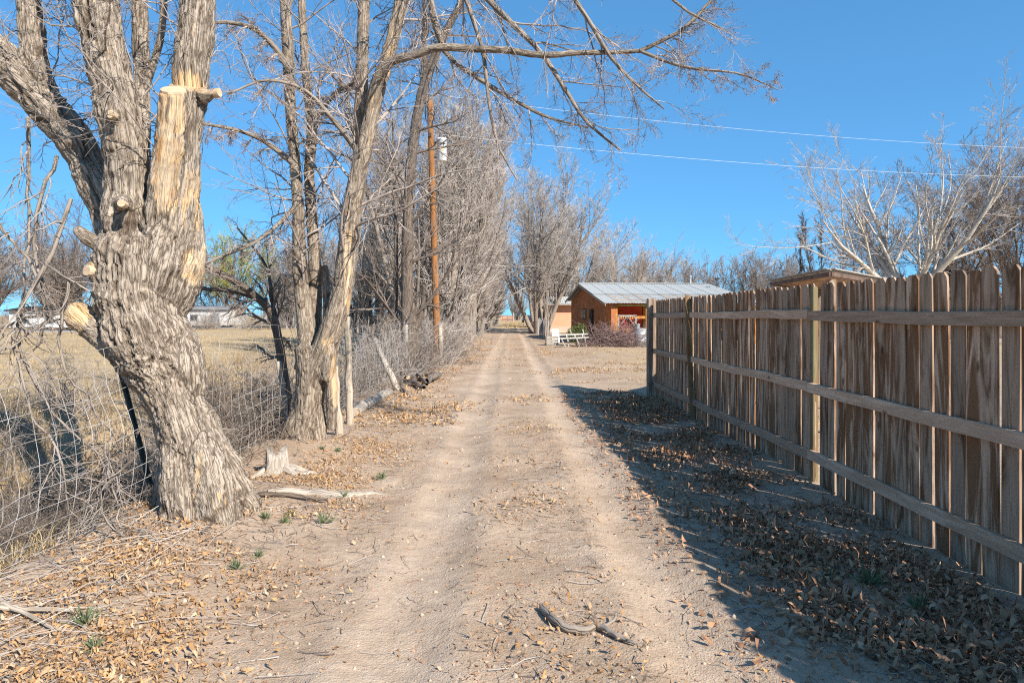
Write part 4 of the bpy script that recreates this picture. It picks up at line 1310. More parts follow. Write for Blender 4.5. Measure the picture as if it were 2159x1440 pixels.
# ------------------------------------------------------------------ woven wire fence along the ditch
def wire_fence():
    line = [(-3.35, 1.6), (-3.02, 3.0), (-2.86, 4.3), (-2.74, 5.4), (-2.78, 6.4), (-2.60, 8.0), (-2.42, 9.9), (-2.45, 12), (-2.5, 14.2), (-2.62, 17), (-2.7, 20.3), (-2.6, 24.5)]
    T = thing('wire_fence', 'sagging woven wire field fence strung between the trees along the ditch', 'fence', (-2.74, 5.4, 0))
    org = np.array([-2.74, 5.4, 0.0])
    L = resample(line, 900)
    s = np.concatenate([[0], np.cumsum(np.linalg.norm(np.diff(L, axis=0), axis=1))])
    tot = s[-1]

    def at(q, h):
        x = np.interp(q, s, L[:, 0])
        y_ = np.interp(q, s, L[:, 1])
        slack = sstep(6.5, 3.0, y_)                       # trodden down near the old tree
        bul = 0.10 * noise2(y_, h, 0.9, 2) + 0.05 * noise2(y_, h, 2.7, 5)
        x = x + bul * (0.4 + h) + slack * 0.28 * np.sin(h * 2.4) * (1.25 - h)
        hh = h * (1 - 0.10 * slack - 0.05 * noise2(y_, y_ * 0, 0.8, 8))
        return np.stack([x, y_, gh(x, y_, False) + 0.03 + hh], -1)

    rows = [0.0, 0.10, 0.21, 0.33, 0.46, 0.61, 0.77, 0.94, 1.12, 1.28]
    qs = np.linspace(0, tot, 170)
    H = np.array([at(qs, np.full_like(qs, h)) for h in rows]) - org
    vq = np.arange(0, tot, 0.152)
    hs_ = np.linspace(0, 1.28, 11)
    Vt = np.array([at(q + 0.05 * hs_ * math.sin(q), hs_) for q in vq]) - org
    me = join_tubes('wire_mesh', [(H, np.full(H.shape[:2], 0.0021), 3), (Vt, np.full(Vt.shape[:2], 0.0018), 3)])
    o = link('wire_mesh', me, M['wire'], T)
    o['kind'] = 'stuff'
    # green T post, leaning
    a, b_ = px(338, 1095, 5.25), px(256, 782, 5.45)
    d_ = (b_ - a) / np.linalg.norm(b_ - a)
    mb = MB()
    mb.beam(a - d_ * .2 - org, b_ - org, 0.034, 0.008, (0, 1, 0.2))
    mb.beam(a - d_ * .2 - org + np.array([0, -0.022, 0]), b_ - org + np.array([0, -0.022, 0]), 0.008, 0.04, (0, 1, 0.2))
    mb.build('steel_post', M['steel_green'], T)

    def post(name, pa, pb, r0, r1, mat):
        n = 10
        t_ = np.linspace(0, 1, n)[:, None]
        P = np.array(pa) * (1 - t_) + np.array(pb) * t_ - org
        P[1:-1] += rng.normal(size=(n - 2, 3)) * 0.008
        R = np.linspace(r0, r1, n) * rng.uniform(.93, 1.06, n)
        P = np.concatenate([P, P[-1:] + (P[-1:] - P[-2:-1]) * .05])
        R = np.concatenate([R, [0.008]])
        link(name, join_tubes(name, [(P[None], R[None], 10)]), mat, T)
    post('wooden_post', px(738, 905, 9.5), px(733, 668, 9.5), 0.055, 0.042, M['post'])
    post('wooden_post', px(716, 935, 8.4), px(705, 772, 8.4), 0.055, 0.05, M['post'])
    post('wooden_post', px(842, 832, 13.6), px(790, 716, 13.9), 0.07, 0.05, M['grey_log'])
    post('wooden_post', px(606, 900, 8.2), px(588, 762, 8.2), 0.035, 0.03, M['post'])
    post('wooden_post', px(930, 775, 20.6), px(930, 690, 20.6), 0.08, 0.07, M['post'])
    post('wooden_post', (-2.62, 17, -0.1), (-2.64, 17, 1.3), 0.05, 0.045, M['grey_log'])


wire_fence()


# ------------------------------------------------------------------ logs, stumps and sticks
def log(name, label, pts, radii, mat, cat='log', group=None, sides=12, jit=0.01, cut=True):
    if not cut:
        radii = list(radii)
    P = resample([list(p) + [r] for p, r in zip(pts, radii)], max(8, len(pts) * 4))
    R = P[:, 3].copy()
    P = P[:, :3].copy()
    P += rng.normal(size=P.shape) * jit
    org = P[0].copy()
    o = link(name, join_tubes(name, [((P - org)[None], R[None], sides)]), mat, None, org)
    tag(o, label, cat, group)
    if cut:
        for k, s_ in ((0, -1), (-1, 1)):
            d_ = Vector(P[1] - P[0] if k == 0 else P[-1] - P[-2]).normalized() * s_
            mb = MB().lathe([(R[k] * 1.0, -0.012), (R[k] * 0.985, 0.002), (R[k] * 0.9, 0.006)], 14)
            e = mb.build('sawn_end', M['cut'] if mat is not M['grey_log'] else M['post'], o)
            e.location = Vector(P[k] - org)
            e.rotation_euler = d_.to_track_quat('Z', 'Y').to_euler()
    return o


def gp(x, y, dz=0.0):
    """ground point under a photo pixel"""
    d = F * EYE / (y - 664.0)
    p = px(x, y, d)
    return np.array([p[0], p[1], g1(p[0], p[1]) + dz])


log('fallen_log', 'straight grey weathered log lying along the foot of the wire fence', [gp(748, 885, .05), gp(775, 866, .06), gp(822, 836, .06)], [0.075, 0.085, 0.08], M['grey_log'])
dk = 'dark charred-looking log in the heap below the tall slim tree'
for k, (a, b_, r) in enumerate([((842, 790), (905, 800), .05), ((850, 800), (892, 826), .065), ((868, 778), (900, 818), .055), ((900, 812), (930, 800), .08), ((862, 816), (868, 792), .07), ((838, 800), (858, 838), .035), ((880, 800), (935, 792), .03)]):
    pa, pb = gp(*a, r + .1 * (k % 3)), gp(*b_, r)
    log('dark_log', dk, [pa, pa * .65 + pb * .35 + [.05, 0, .07], pa * .3 + pb * .7 + [-.05, 0, .0], pb], [r * .7, r * 1.1, r * .9, r * .55], M['dark_log'], group='heap of dark logs beside the track', jit=.012, cut=k == 4)
for k, (a, b_, r, lb) in enumerate([((968, 736), (996, 716), .13, 'thick pale log lying at the foot of the tree row'), ((962, 742), (970, 736), .12, 'short pale log round with its sawn end facing the track'), ((978, 736), (984, 733), .12, 'short dark-ended log round under the thick pale log'), ((985, 722), (1004, 712), .10, 'thin upper log resting past the log rounds')]):
    pa, pb = gp(*a, r), gp(*b_, r)
    log('cut_log', lb, [pa, (pa + pb) / 2, pb], [r, r, r * .95], M['grey_log'] if k != 2 else M['dark_log'], jit=.01)
log('driftwood_root', 'long bleached root lying flat across the dirt between tree and track', [gp(560, 1062, .0), gp(640, 1052, .015), gp(720, 1050, .012), gp(790, 1040, .0), gp(860, 1040, -.02)], [0.02, 0.034, 0.036, 0.02, 0.006], M['grey_log'], 'root', cut=False, jit=.008)
log('driftwood_root', 'short pale root running from the broken stump toward the driveway', [gp(600, 1006, .0), gp(640, 1012, .012), gp(690, 1004, -.01)], [0.03, 0.024, 0.008], M['grey_log'], 'root', cut=False, jit=.006)
log('fallen_branch', 'thin dark fallen branch below the bleached root', [gp(425, 1155, .02), gp(500, 1095, .02), gp(590, 1068, .02), gp(690, 1066, .03)], [0.008, 0.014, 0.018, 0.012], M['bark_dark'], 'branch', cut=False, jit=.004)
log('fallen_branch', 'crooked broken branch lying alone on the bare middle of the driveway', [gp(1142, 1290, .02), gp(1175, 1325, .025), gp(1225, 1338, .02), gp(1262, 1330, .025), gp(1300, 1350, .02), gp(1340, 1368, .015)], [0.018, 0.02, 0.02, 0.016, 0.013, 0.006], M['bark_grey'], 'branch', cut=False, jit=.003)
log('fallen_branch', 'thin twig forking off toward the fence shadow on the driveway', [gp(1262, 1330, .02), gp(1290, 1322, .03), gp(1300, 1310, .04)], [0.009, 0.007, 0.004], M['bark_grey'], 'branch', cut=False, jit=.002)
log('bleached_stick', 'pale straight stick lying level on the leaf litter', [gp(-30, 1318, .04), gp(60, 1318, .04), gp(155, 1320, .03)], [0.012, 0.011, 0.008], M['post'], 'stick', cut=False, jit=.002)
log('bleached_stick', 'pale stick lying slantwise under the level stick', [gp(5, 1312, .05), gp(60, 1328, .03), gp(120, 1352, .02)], [0.012, 0.010, 0.006], M['post'], 'stick', cut=False, jit=.002)


def stump():
    c = gp(583, 1010)
    o = thing('tree_stump', 'small bleached broken stump between the two nearest trees', 'stump', c)
    r = random.Random(4)
    n = 26
    V, Fs = [], []
    for k, (z, q) in enumerate(((-0.08, 1.5), (0.0, 1.25), (0.07, 1.0), (0.14, 0.92), (0.2, 0.85))):
        for i in range(n):
            a = 2 * PI * i / n
            f = 1 + 0.16 * math.sin(3 * a + 1) + 0.08 * math.sin(7 * a + 2) + r.uniform(-.05, .05)
            zz = z + (0.06 * math.sin(2 * a + .6) + r.uniform(-.02, .03) if k == 4 else 0)
            V.append((0.10 * q * f * math.cos(a), 0.13 * q * f * math.sin(a), zz))
    V.append((0, 0, 0.17))
    for k in range(4):
        for i in range(n):
            j = (i + 1) % n
            Fs.append((k * n + i, k * n + j, k * n + n + j, k * n + n + i))
    for i in range(n):
        Fs.append((4 * n + i, 4 * n + (i + 1) % n, 5 * n))
    me = MB().add(V, Fs).mesh('stump_body', True)
    at = me.attributes.new('barkco', 'FLOAT_VECTOR', 'POINT')
    at.data.foreach_set('vector', np.array(V, dtype=np.float32).ravel())
    link('stump_body', me, M['grey_log'], o)
    for a in ((0.28, -0.10, -0.03), (0.34, 0.12, -.04), (-0.2, -0.22, -.03)):
        P = resample([(0.05 * np.sign(a[0]), 0, 0.05, .05), (a[0] * .5, a[1] * .5, 0.03, .035), (*a, .012)], 8)
        link('root', join_tubes('root', [(P[None, :, :3], P[None, :, 3], 8)]), M['grey_log'], o)


stump()

# ------------------------------------------------------------------ timber canopy behind the fence
def canopy():
    T = thing('timber_canopy', 'flat timber-edged canopy roof rising behind the board fence', 'canopy', (4.06, 8.7, 0))
    z = 2.07
    A, Bq, Cq = np.array([0, 0, z]), np.array([0.42, 3.1, z + .01]), np.array([1.75, 2.0, z - .02])
    Dq = Bq + Cq - A
    for p, q in ((A, Bq), (A, Cq), (Bq, Dq), (Cq, Dq)):
        MB().beam(p, q, 0.04, 0.055).build('fascia', M['dark_board'], T)
        MB().beam(p + [0.02, .03, .068], q + [0.02, .03, .068], 0.11, 0.018).build('edge_board', M['grey_wood'], T)
    u = Cq - A
    v = Bq - A
    for k in range(1, 5):
        MB().beam(A + v * k / 5 + u * .02, A + v * k / 5 + u * .98, 0.04, 0.065).build('joist', M['rail'], T)
    V = [tuple(p + [0, 0, h]) for h in (0.046, 0.058) for p in (A, Cq, Dq, Bq)]
    MB().add(V, [(3, 2, 1, 0), (4, 5, 6, 7), (0, 1, 5, 4), (1, 2, 6, 5), (2, 3, 7, 6), (3, 0, 4, 7)]).build('roof_sheet', M['tin'], T)
    for p in (A + u * .05 + v * .03, A + u * .93 + v * .03, A + u * .05 + v * .95, A + u * .93 + v * .95):
        MB().box((p[0], p[1], z / 2 - 0.03), (0.09, 0.09, z - 0.06)).build('post', M['end_post'], T)


def tin_mat(name, rust):
    m, nt, b = new_mat(name)
    t = NT(nt)
    tc = nt.nodes.new('ShaderNodeTexCoord').outputs['Object']
    n1 = t.noise(tc, 1.2, 6, 0.65)
    n2 = t.noise(t.mapping(tc, (1, 0.15, 1)), 6, 5, 0.6)
    c = t.ramp(n2, [(0.3, (0.36, 0.375, 0.365)), (0.7, (0.48, 0.49, 0.475))])
    c = t.mix(t.math('MULTIPLY', t.ramp(n1, [(0.45, (0, 0, 0)), (0.6, (1, 1, 1))]), rust), c, (0.42, 0.27, 0.14))
    t.l(c, b.inputs['Base Color'])
    b.inputs['Roughness'].default_value = 0.75
    b.inputs['Metallic'].default_value = 0.0
    b.inputs['Specular IOR Level'].default_value = 0.3
    return m


M['tin'] = tin_mat('galvanised_sheet', 0.05)
M['tin_rust'] = tin_mat('rusty_sheet', 0.9)
M['adobe'] = plain('adobe_brown', (0.46, 0.175, 0.07), 0.95, 0.18, 2.5, bump=0.01, dirt=(0.28, 0.13, 0.06))
M['peach'] = plain('peach_stucco', (0.66, 0.345, 0.215), 0.95, 0.06, 2, bump=0.004)
M['peach_trim'] = plain('stucco_base', (0.55, 0.42, 0.33), 0.95, 0.1, 3)
M['orange_wood'] = plain('orange_wood', (0.52, 0.215, 0.04), 0.75, 0.25, 5)
M['green_wood'] = plain('olive_beam', (0.33, 0.30, 0.10), 0.8, 0.2, 5)
M['red'] = plain('red_panel', (0.60, 0.06, 0.025), 0.7, 0.2, 2, dirt=(0.5, 0.14, 0.03))
M['ochre'] = plain('ochre_panel', (0.42, 0.24, 0.06), 0.8, 0.2, 3)
M['dark'] = plain('dark_opening', (0.03, 0.025, 0.022), 0.8, 0.2, 3)
M['glass'] = plain('window_glass', (0.05, 0.06, 0.07), 0.08, 0.1, 1)
M['white'] = plain('white_paint', (0.72, 0.71, 0.68), 0.7, 0.08, 6, dirt=(0.5, 0.47, 0.42))
M['old_white'] = plain('old_white_paint', (0.50, 0.47, 0.43), 0.8, 0.2, 9, dirt=(0.33, 0.28, 0.22))
M['grey_wood'] = plain('grey_wood', (0.36, 0.32, 0.27), 0.85, 0.2, 8)
M['far_white'] = plain('pale_siding', (0.58, 0.58, 0.58), 0.8, 0.08, 2, dirt=(0.45, 0.44, 0.42))
M['dark_board'] = plain('dark_stained_board', (0.15, 0.10, 0.075), 0.85, 0.3, 7)
M['zinc'] = plain('zinc', (0.50, 0.52, 0.53), 0.45, 0.12, 5, metallic=0.4, dirt=(0.3, 0.27, 0.24))
canopy()


def corr_sheet(w, l, wave=0.16, amp=0.014):
    """corrugated sheet: x across, y up the slope, real ridges"""
    nx_ = int(w / wave * 6) + 1
    xs = np.linspace(0, w, nx_)
    V = []
    for yv in (0, l):
        for x in xs:
            V.append((x, yv, amp * math.sin(2 * PI * x / wave)))
    Fs = [(i, i + 1, nx_ + i + 1, nx_ + i) for i in range(nx_ - 1)]
    return MB().add(V, Fs).mesh('roof_sheet', True)


# ------------------------------------------------------------------ the low adobe house with the metal roof
def house():
    T = thing('adobe_house', 'low brown adobe house with grey corrugated roof and red-backed porch', 'house', (4.99, 36.0, 0), rad(4.5))
    W = 8.1
    prof = [(0.0, 2.14), (3.2, 2.68), (8.0, 3.52), (13.6, 2.52)]
    wallp = [(0.35, 0), (0.35, 2.14), (3.2, 2.62), (8.0, 3.44), (13.3, 2.50), (13.3, 0)]
    for x0, nm in ((0.45, 'side_wall'), (W - 0.45, 'side_wall')):
        V = [(x0 - .12, y_, z_) for y_, z_ in wallp] + [(x0 + .12, y_, z_) for y_, z_ in wallp]
        n = len(wallp)
        Fs = [tuple(range(n)), tuple(range(2 * n - 1, n - 1, -1))] + [(i, n + i, n + (i + 1) % n, (i + 1) % n) for i in range(n)]
        MB().add(V, Fs).build(nm, M['adobe'], T)
    MB().box((W / 2, 3.1, 1.28), (W - 1.16, 0.22, 2.56)).build('front_wall', M['adobe'], T)
    MB().box((W / 2, 13.2, 1.22), (W - 1.16, 0.2, 2.44)).build('back_wall', M['adobe'], T)
    # window on the shaded gable wall
    wn_ = MB().box((0.32, 8.2, 1.62), (0.06, 1.5, 0.66)).build('window', M['dark'], T)
    MB().box((0.285, 8.2, 1.62), (0.012, 1.36, 0.54)).build('pane', M['glass'], wn_)
    for yy in (7.75, 8.2, 8.65):
        MB().box((0.272, yy, 1.62), (0.02, 0.04, 0.56)).build('mullion', M['grey_wood'], wn_)
    MB().box((0.28, 5.6, 0.95), (0.06, 0.95, 1.9)).build('door', M['dark'], T)
    # roof sheets, one by one
    sw = 0.78
    rows = [(prof[0], prof[1], 'porch'), (prof[1], prof[2], 'main'), (prof[3], prof[2], 'back')]
    for (ya, za), (yb, zb), kind in rows:
        l = math.hypot(yb - ya, zb - za)
        mA = corr_sheet(sw + 0.05, l + 0.1)
        mB_ = mA.copy()
        mA.materials.append(M['tin'])
        mB_.materials.append(M['tin_rust'])
        ang = math.atan2(zb - za, abs(yb - ya))
        nsh = int(math.ceil((W + .1) / sw))
        for k in range(nsh):
            rusty = kind == 'porch' and k in (1, 2, 3, 5, 6, 7, 8)
            o = link('roof_sheet', mB_ if rusty else mA, None, T)
            off = 0.03 + 0.004 * (k % 2) + (0.03 if kind == 'main' else 0)
            o.location = (k * sw - 0.1, ya, za + off)
            if kind == 'back':
                o.location = ((k + 1) * sw, ya, za + off)
                o.rotation_euler = (ang, 0, PI)
            else:
                o.rotation_euler = (ang, 0, 0)
    # barge boards and ridge cap
    for (ya, za), (yb, zb) in ((prof[0], prof[1]), (prof[1], prof[2]), (prof[2], prof[3])):
        MB().beam((-0.06, ya, za - .05), (-0.06, yb, zb - .05), 0.04, 0.14).build('barge_board', M['grey_wood'], T)
    MB().beam((-0.1, 8.0, 3.60), (W + .2, 8.0, 3.60), 0.35, 0.03).build('ridge_cap', M['tin'], T)
    # porch
    for x in (0.62, 2.25, 2.95, 4.9, 6.9, 8.3):
        MB().box((x, 0.4, 1.04), (0.10, 0.10, 2.08)).build('porch_post', M['orange_wood'], T)
    MB().beam((0.4, 0.4, 2.06), (W - .3, 0.4, 2.06), 0.10, 0.10).build('porch_beam', M['green_wood'], T)
    for k in range(9):
        MB().beam((0.75 + k * .95, 0.15, 2.10), (0.75 + k * .95, 3.0, 2.58), 0.05, 0.09).build('rafter', M['orange_wood'], T)
    for a, b_ in ((0.62, 2.25), (2.95, 4.9), (4.9, 6.9)):
        MB().beam((a + .05, 0.4, 1.42), (b_ - .05, 0.4, 1.42), 0.05, 0.14).build('porch_rail', M['orange_wood'], T)
        MB().beam((a + .05, 0.4, 0.75), (b_ - .05, 0.4, 0.75), 0.05, 0.10).build('porch_rail', M['orange_wood'], T)
    MB().box((1.75, 2.93, 1.35), (1.9, 0.06, 1.9)).build('red_panel', M['red'], T)
    MB().box((3.35, 2.92, 1.2), (1.2, 0.06, 1.8)).build('ochre_panel', M['ochre'], T)
    MB().box((5.6, 2.92, 1.2), (2.6, 0.06, 1.9)).build('red_panel', M['red'], T)
    MB().box((1.5, 2.86, 1.42), (1.3, 0.12, 0.06)).build('shelf', M['dark'], T)
    MB().box((W / 2, 1.8, 0.08), (W - 1.2, 2.6, 0.16)).build('porch_floor', M['grey_wood'], T)
    MB().lathe([(0.07, 0), (0.07, 0.5), (0.11, 0.5), (0.11, 0.58), (0.02, 0.66)], 12, (7.4, 8.3, 3.5)).build('flue', M['zinc'], T)
    MB().tube([(8.3, 6.0, 3.15), (8.3, 6.0, 3.75)], 0.02, 6).build('vent_pipe', M['dark'], T)
    MB().box((8.3, 6.0, 3.8), (0.22, 0.22, 0.10)).build('vent_cap', M['dark'], T)


house()


def outbuilding():
    T = thing('peach_outbuilding', 'sunlit peach stucco outbuilding with metal roof behind the adobe house', 'building', (3.1, 58, 0))
    MB().box((2.3, 2.0, 1.2), (4.6, 4.0, 2.4)).build('wall', M['peach'], T)
    MB().box((2.3, -0.06, 0.28), (4.66, 0.12, 0.5)).build('base_ledge', M['peach_trim'], T)
    me = corr_sheet(0.8, 3.2, 0.2, .015)
    me.materials.append(M['tin'])
    for k in range(7):
        o = link('roof_sheet', me, None, T, (-0.3 + k * .75, -0.7, 2.46 + .004 * (k % 2)), (rad(13), 0, 0))
    MB().box((2.3, -0.66, 2.42), (5.3, 0.04, 0.1)).build('fascia', M['grey_wood'], T)
    MB().beam((3.0, -0.4, 0), (3.0, -0.4, 1.35), 0.12, 0.08).build('frame_post', M['dark'], T)
    MB().beam((4.2, -0.4, 0), (4.2, -0.4, 1.35), 0.12, 0.08).build('frame_post', M['dark'], T)
    MB().beam((2.94, -0.4, 1.39), (4.26, -0.4, 1.39), 0.12, 0.08).build('frame_lintel', M['dark'], T)


outbuilding()


# ------------------------------------------------------------------ clutter in front of the house
def clutter():
    r1 = np.random.default_rng(71)
    # heap of prunings
    T = thing('brush_pile', 'wide tangled heap of purple-grey prunings in front of the house', 'brush pile', (5.2, 33.2, 0))
    n = 330
    c = np.stack([r1.normal(0, 0.95, n), r1.normal(0, 0.45, n), np.zeros(n)], 1)
    c[:, 2] = np.clip(0.80 - 0.30 * (c[:, 0] / 0.9) ** 2, 0.03, 1) * r1.uniform(0.05, 1, n)
    d = norm(np.stack([r1.normal(0, 1, n), r1.normal(0, .6, n), r1.normal(0.12, 0.45, n)], 1))
    N = 8
    P = np.empty((n, N, 3))
    P[:, 0] = c
    L = r1.uniform(0.5, 1.3, n)
    for k in range(1, N):
        d = norm(d + 0.14 * r1.normal(size=d.shape) + [0, 0, -0.03])
        P[:, k] = P[:, k - 1] + d * (L / (N - 1))[:, None]
    P[:, :, 2] = np.maximum(P[:, :, 2], 0.02)
    R = r1.uniform(0.009, 0.02, (n, 1)) * np.linspace(1, .4, N)[None]
    a, ar = grow(P, R, 6, 0.2, 1, 0.7, .3, .45, 5, .6, .15, 0.02, r1, rmin=0.006)
    up_ = np.array([[-0.35, 0, .4], [0.1, .1, .5], [.45, 0, .4], [-.9, .1, .3], [-.1, .2, .5]])
    U = np.stack([up_ + np.array([0.05 * k * s_, 0, k * .13]) for k, s_ in zip(range(8), [1] * 8)], 1)
    UR = np.full((5, 8), .012)
    link('branches', join_tubes('branches', [(P, R, 4), (a, ar, 3), (U, UR, 4)]), plain('prunings', (0.25, 0.17, 0.155), .9, .3, 3), T)
    # low white bench frame
    T = thing('white_bench_frame', 'broken white slatted bench frame standing at the edge of the brush pile', 'bench', (2.95, 32.6, g1(2.95, 32.6)))
    for z_, y_ in ((0.58, 0.12), (0.42, -0.10)):
        MB().beam((-0.68, y_, z_), (0.70, y_, z_ + .05), 0.04, 0.075).build('board', M['old_white'], T)
    for x in (-0.35, 0.05, 0.42):
        MB().beam((x, .14, .60), (x + .02, -.12, .44), 0.05, .03).build('slat', M['old_white'], T)
    for x0, x1, y_, h in ((-0.62, -0.38, -.12, .44), (0.12, 0.28, -.12, .45), (-.3, -.22, .2, .58), (.52, .62, .2, .6)):
        MB().beam((x0, y_, h), (x1, y_ - .05, 0.0), 0.045, .04).build('leg', M['old_white'], T)
    for x in (-.1, .5):
        MB().beam((x, .15, .62), (x - .05, .2, .85), .04, .03).build('upright', M['old_white'], T)
    # zinc drum and pail
    z0 = g1(6.25, 33.4)
    tag(MB().lathe([(0.30, 0), (0.32, .01), (.32, .28), (.335, .30), (.32, .32), (.32, .58), (.335, .60), (.32, .62), (.32, .88), (.33, .9), (.30, .9), (.29, .87)], 28).build('metal_drum', M['zinc'], None, True, (6.25, 33.4, z0)), 'ribbed grey metal drum standing beside the fence end post', 'drum')
    p = MB().lathe([(.10, 0), (.10, .01), (.125, .24), (.135, .25), (.12, .25), (.11, .2)], 18).build('pail', M['zinc'], None, True, (6.12, 33.3, z0 + .872))
    tag(p, 'small zinc pail resting on top of the metal drum', 'pail')
    # lattice gate leaned up
    T = thing('lattice_gate', 'grey-framed garden gate with diagonal braces over dark red lattice', 'gate', (5.95, 35.3, 0.0), 0, None)
    for a, b_ in (((-.45, 0, .1), (-.45, 0, 1.5)), ((.45, 0, .1), (.45, 0, 1.5)), ((-.5, 0, 1.5), (.5, 0, 1.5)), ((-.45, 0, .15), (.45, 0, .15))):
        MB().beam(a, b_, .09, .05, (0, 1, 0)).build('frame', M['grey_wood'], T)
    for s_ in (-1, 1):
        MB().beam((0, -.05, 1.48), (s_ * .43, -.05, .95), .03, .11, (0, 1, 0)).build('brace', M['grey_wood'], T)
    for k in range(7):
        MB().beam((-.43, .03, .25 + k * .18), (.43, .03, .25 + k * .18), .012, .05, (0, 0, 1)).build('lattice_bar', M['lattice'], T)
    for k in range(7):
        MB().beam((-.36 + k * .12, .05, .17), (-.36 + k * .12, .05, 1.46), .05, .012, (0, 1, 0)).build('lattice_bar', M['lattice'], T)
    o = MB().box((0, 0, .30), (.16, .03, .62), None, .004).build('orange_board', M['orange_wood'], None, loc=(5.78, 34.2, .28), rot=(rad(-8), rad(5), 0))
    tag(o, 'narrow orange board propped against the lattice gate', 'board')
    # crate and metal sheet by the saplings
    T = thing('wooden_crate', 'low wooden crate beside the saplings at the end of the wire fence', 'crate', (2.05, 35.2, g1(2.05, 35.2)), .1)
    for z_ in (.08, .24, .40):
        MB().box((0, -.25, z_), (.62, .02, .13)).build('board', M['grey_wood'], T)
        MB().box((0, .25, z_), (.62, .02, .13)).build('board', M['grey_wood'], T)
        MB().box((-.30, 0, z_), (.02, .48, .13)).build('board', M['old_white'], T)
        MB().box((.30, 0, z_), (.02, .48, .13)).build('board', M['grey_wood'], T)
    o = MB().box((0, 0, .38), (.42, .04, .76), None, .006).build('metal_sheet', M['zinc'], None, loc=(2.45, 38.0, 0), rot=(rad(-14), 0, .2))
    tag(o, 'leaning grey metal sheet behind the wooden crate', 'sheet')
    # green bush
    T = thing('green_bush', 'small green leafy bush behind the white bench frame', 'bush', (3.25, 34.4, g1(3.25, 34.4)))
    k = 2200
    q = norm(r1.normal(size=(k, 3))) * r1.uniform(.35, 1, (k, 1)) * np.array([.55, .45, .45]) + [0, 0, .55]
    q[:, 2] += .2 * (q[:, 0] > 0.1)
    a_ = norm(r1.normal(size=(k, 3)) + [0, 0, .6]) * .07
    b_ = norm(np.cross(a_, r1.normal(size=(k, 3)))) * .016
    V = np.stack([q - b_, q + a_ * .5 - b_ * 1.3, q + a_, q + a_ * .5 + b_ * 1.3], 1).reshape(-1, 3)
    link('leaves', mesh_np('leaves', V, np.arange(4 * k).reshape(-1, 4), None, False), plain('bush_green', (0.13, 0.155, 0.045), .8, .4, 5), T)
    st, sr = grow(np.array([[[0, 0, -.1], [0, 0, .05]]]), np.array([[.03, .03]]), 14, .5, 1, .6, .3, 6, 6, .5, .1, .1, r1, rmin=.006)
    link('stems', join_tubes('stems', [(st, sr, 5)]), M['bark_grey'], T)


M['lattice'] = plain('dark_red_lattice', (0.30, 0.06, 0.045), .8, .2, 6)
clutter()


def right_fence():
    T = thing('chain_fence', 'grey wire fence on thin posts right of the track before the spreading tree', 'fence', (2.1, 40, 0))
    ys = np.arange(0, 29, 2.4)
    for k, y_ in enumerate(ys):
        MB().tube([(-.002 * y_, y_, -.1), (-.002 * y_ + .01, y_, 1.25 + .05 * (k % 3))], .035 if k % 3 == 0 else .022, 8).build('post', M['grey_wood'] if k % 2 else M['zinc'], T)
    yy = np.linspace(0, 28, 40)
    H = np.array([np.stack([yy * -.002, yy, np.full_like(yy, z_)], 1) for z_ in np.linspace(.08, 1.2, 9)])
    vq = np.arange(0, 28, .16)
    Vt = np.array([[[-.002 * q_, q_, .05], [-.002 * q_, q_, .6], [-.002 * q_, q_, 1.2]] for q_ in vq])
    o = link('wire_mesh', join_tubes('wire_mesh', [(H, np.full(H.shape[:2], .003), 3), (Vt, np.full(Vt.shape[:2], .003), 3)]), M['wire'], T)
    o['kind'] = 'stuff'


right_fence()


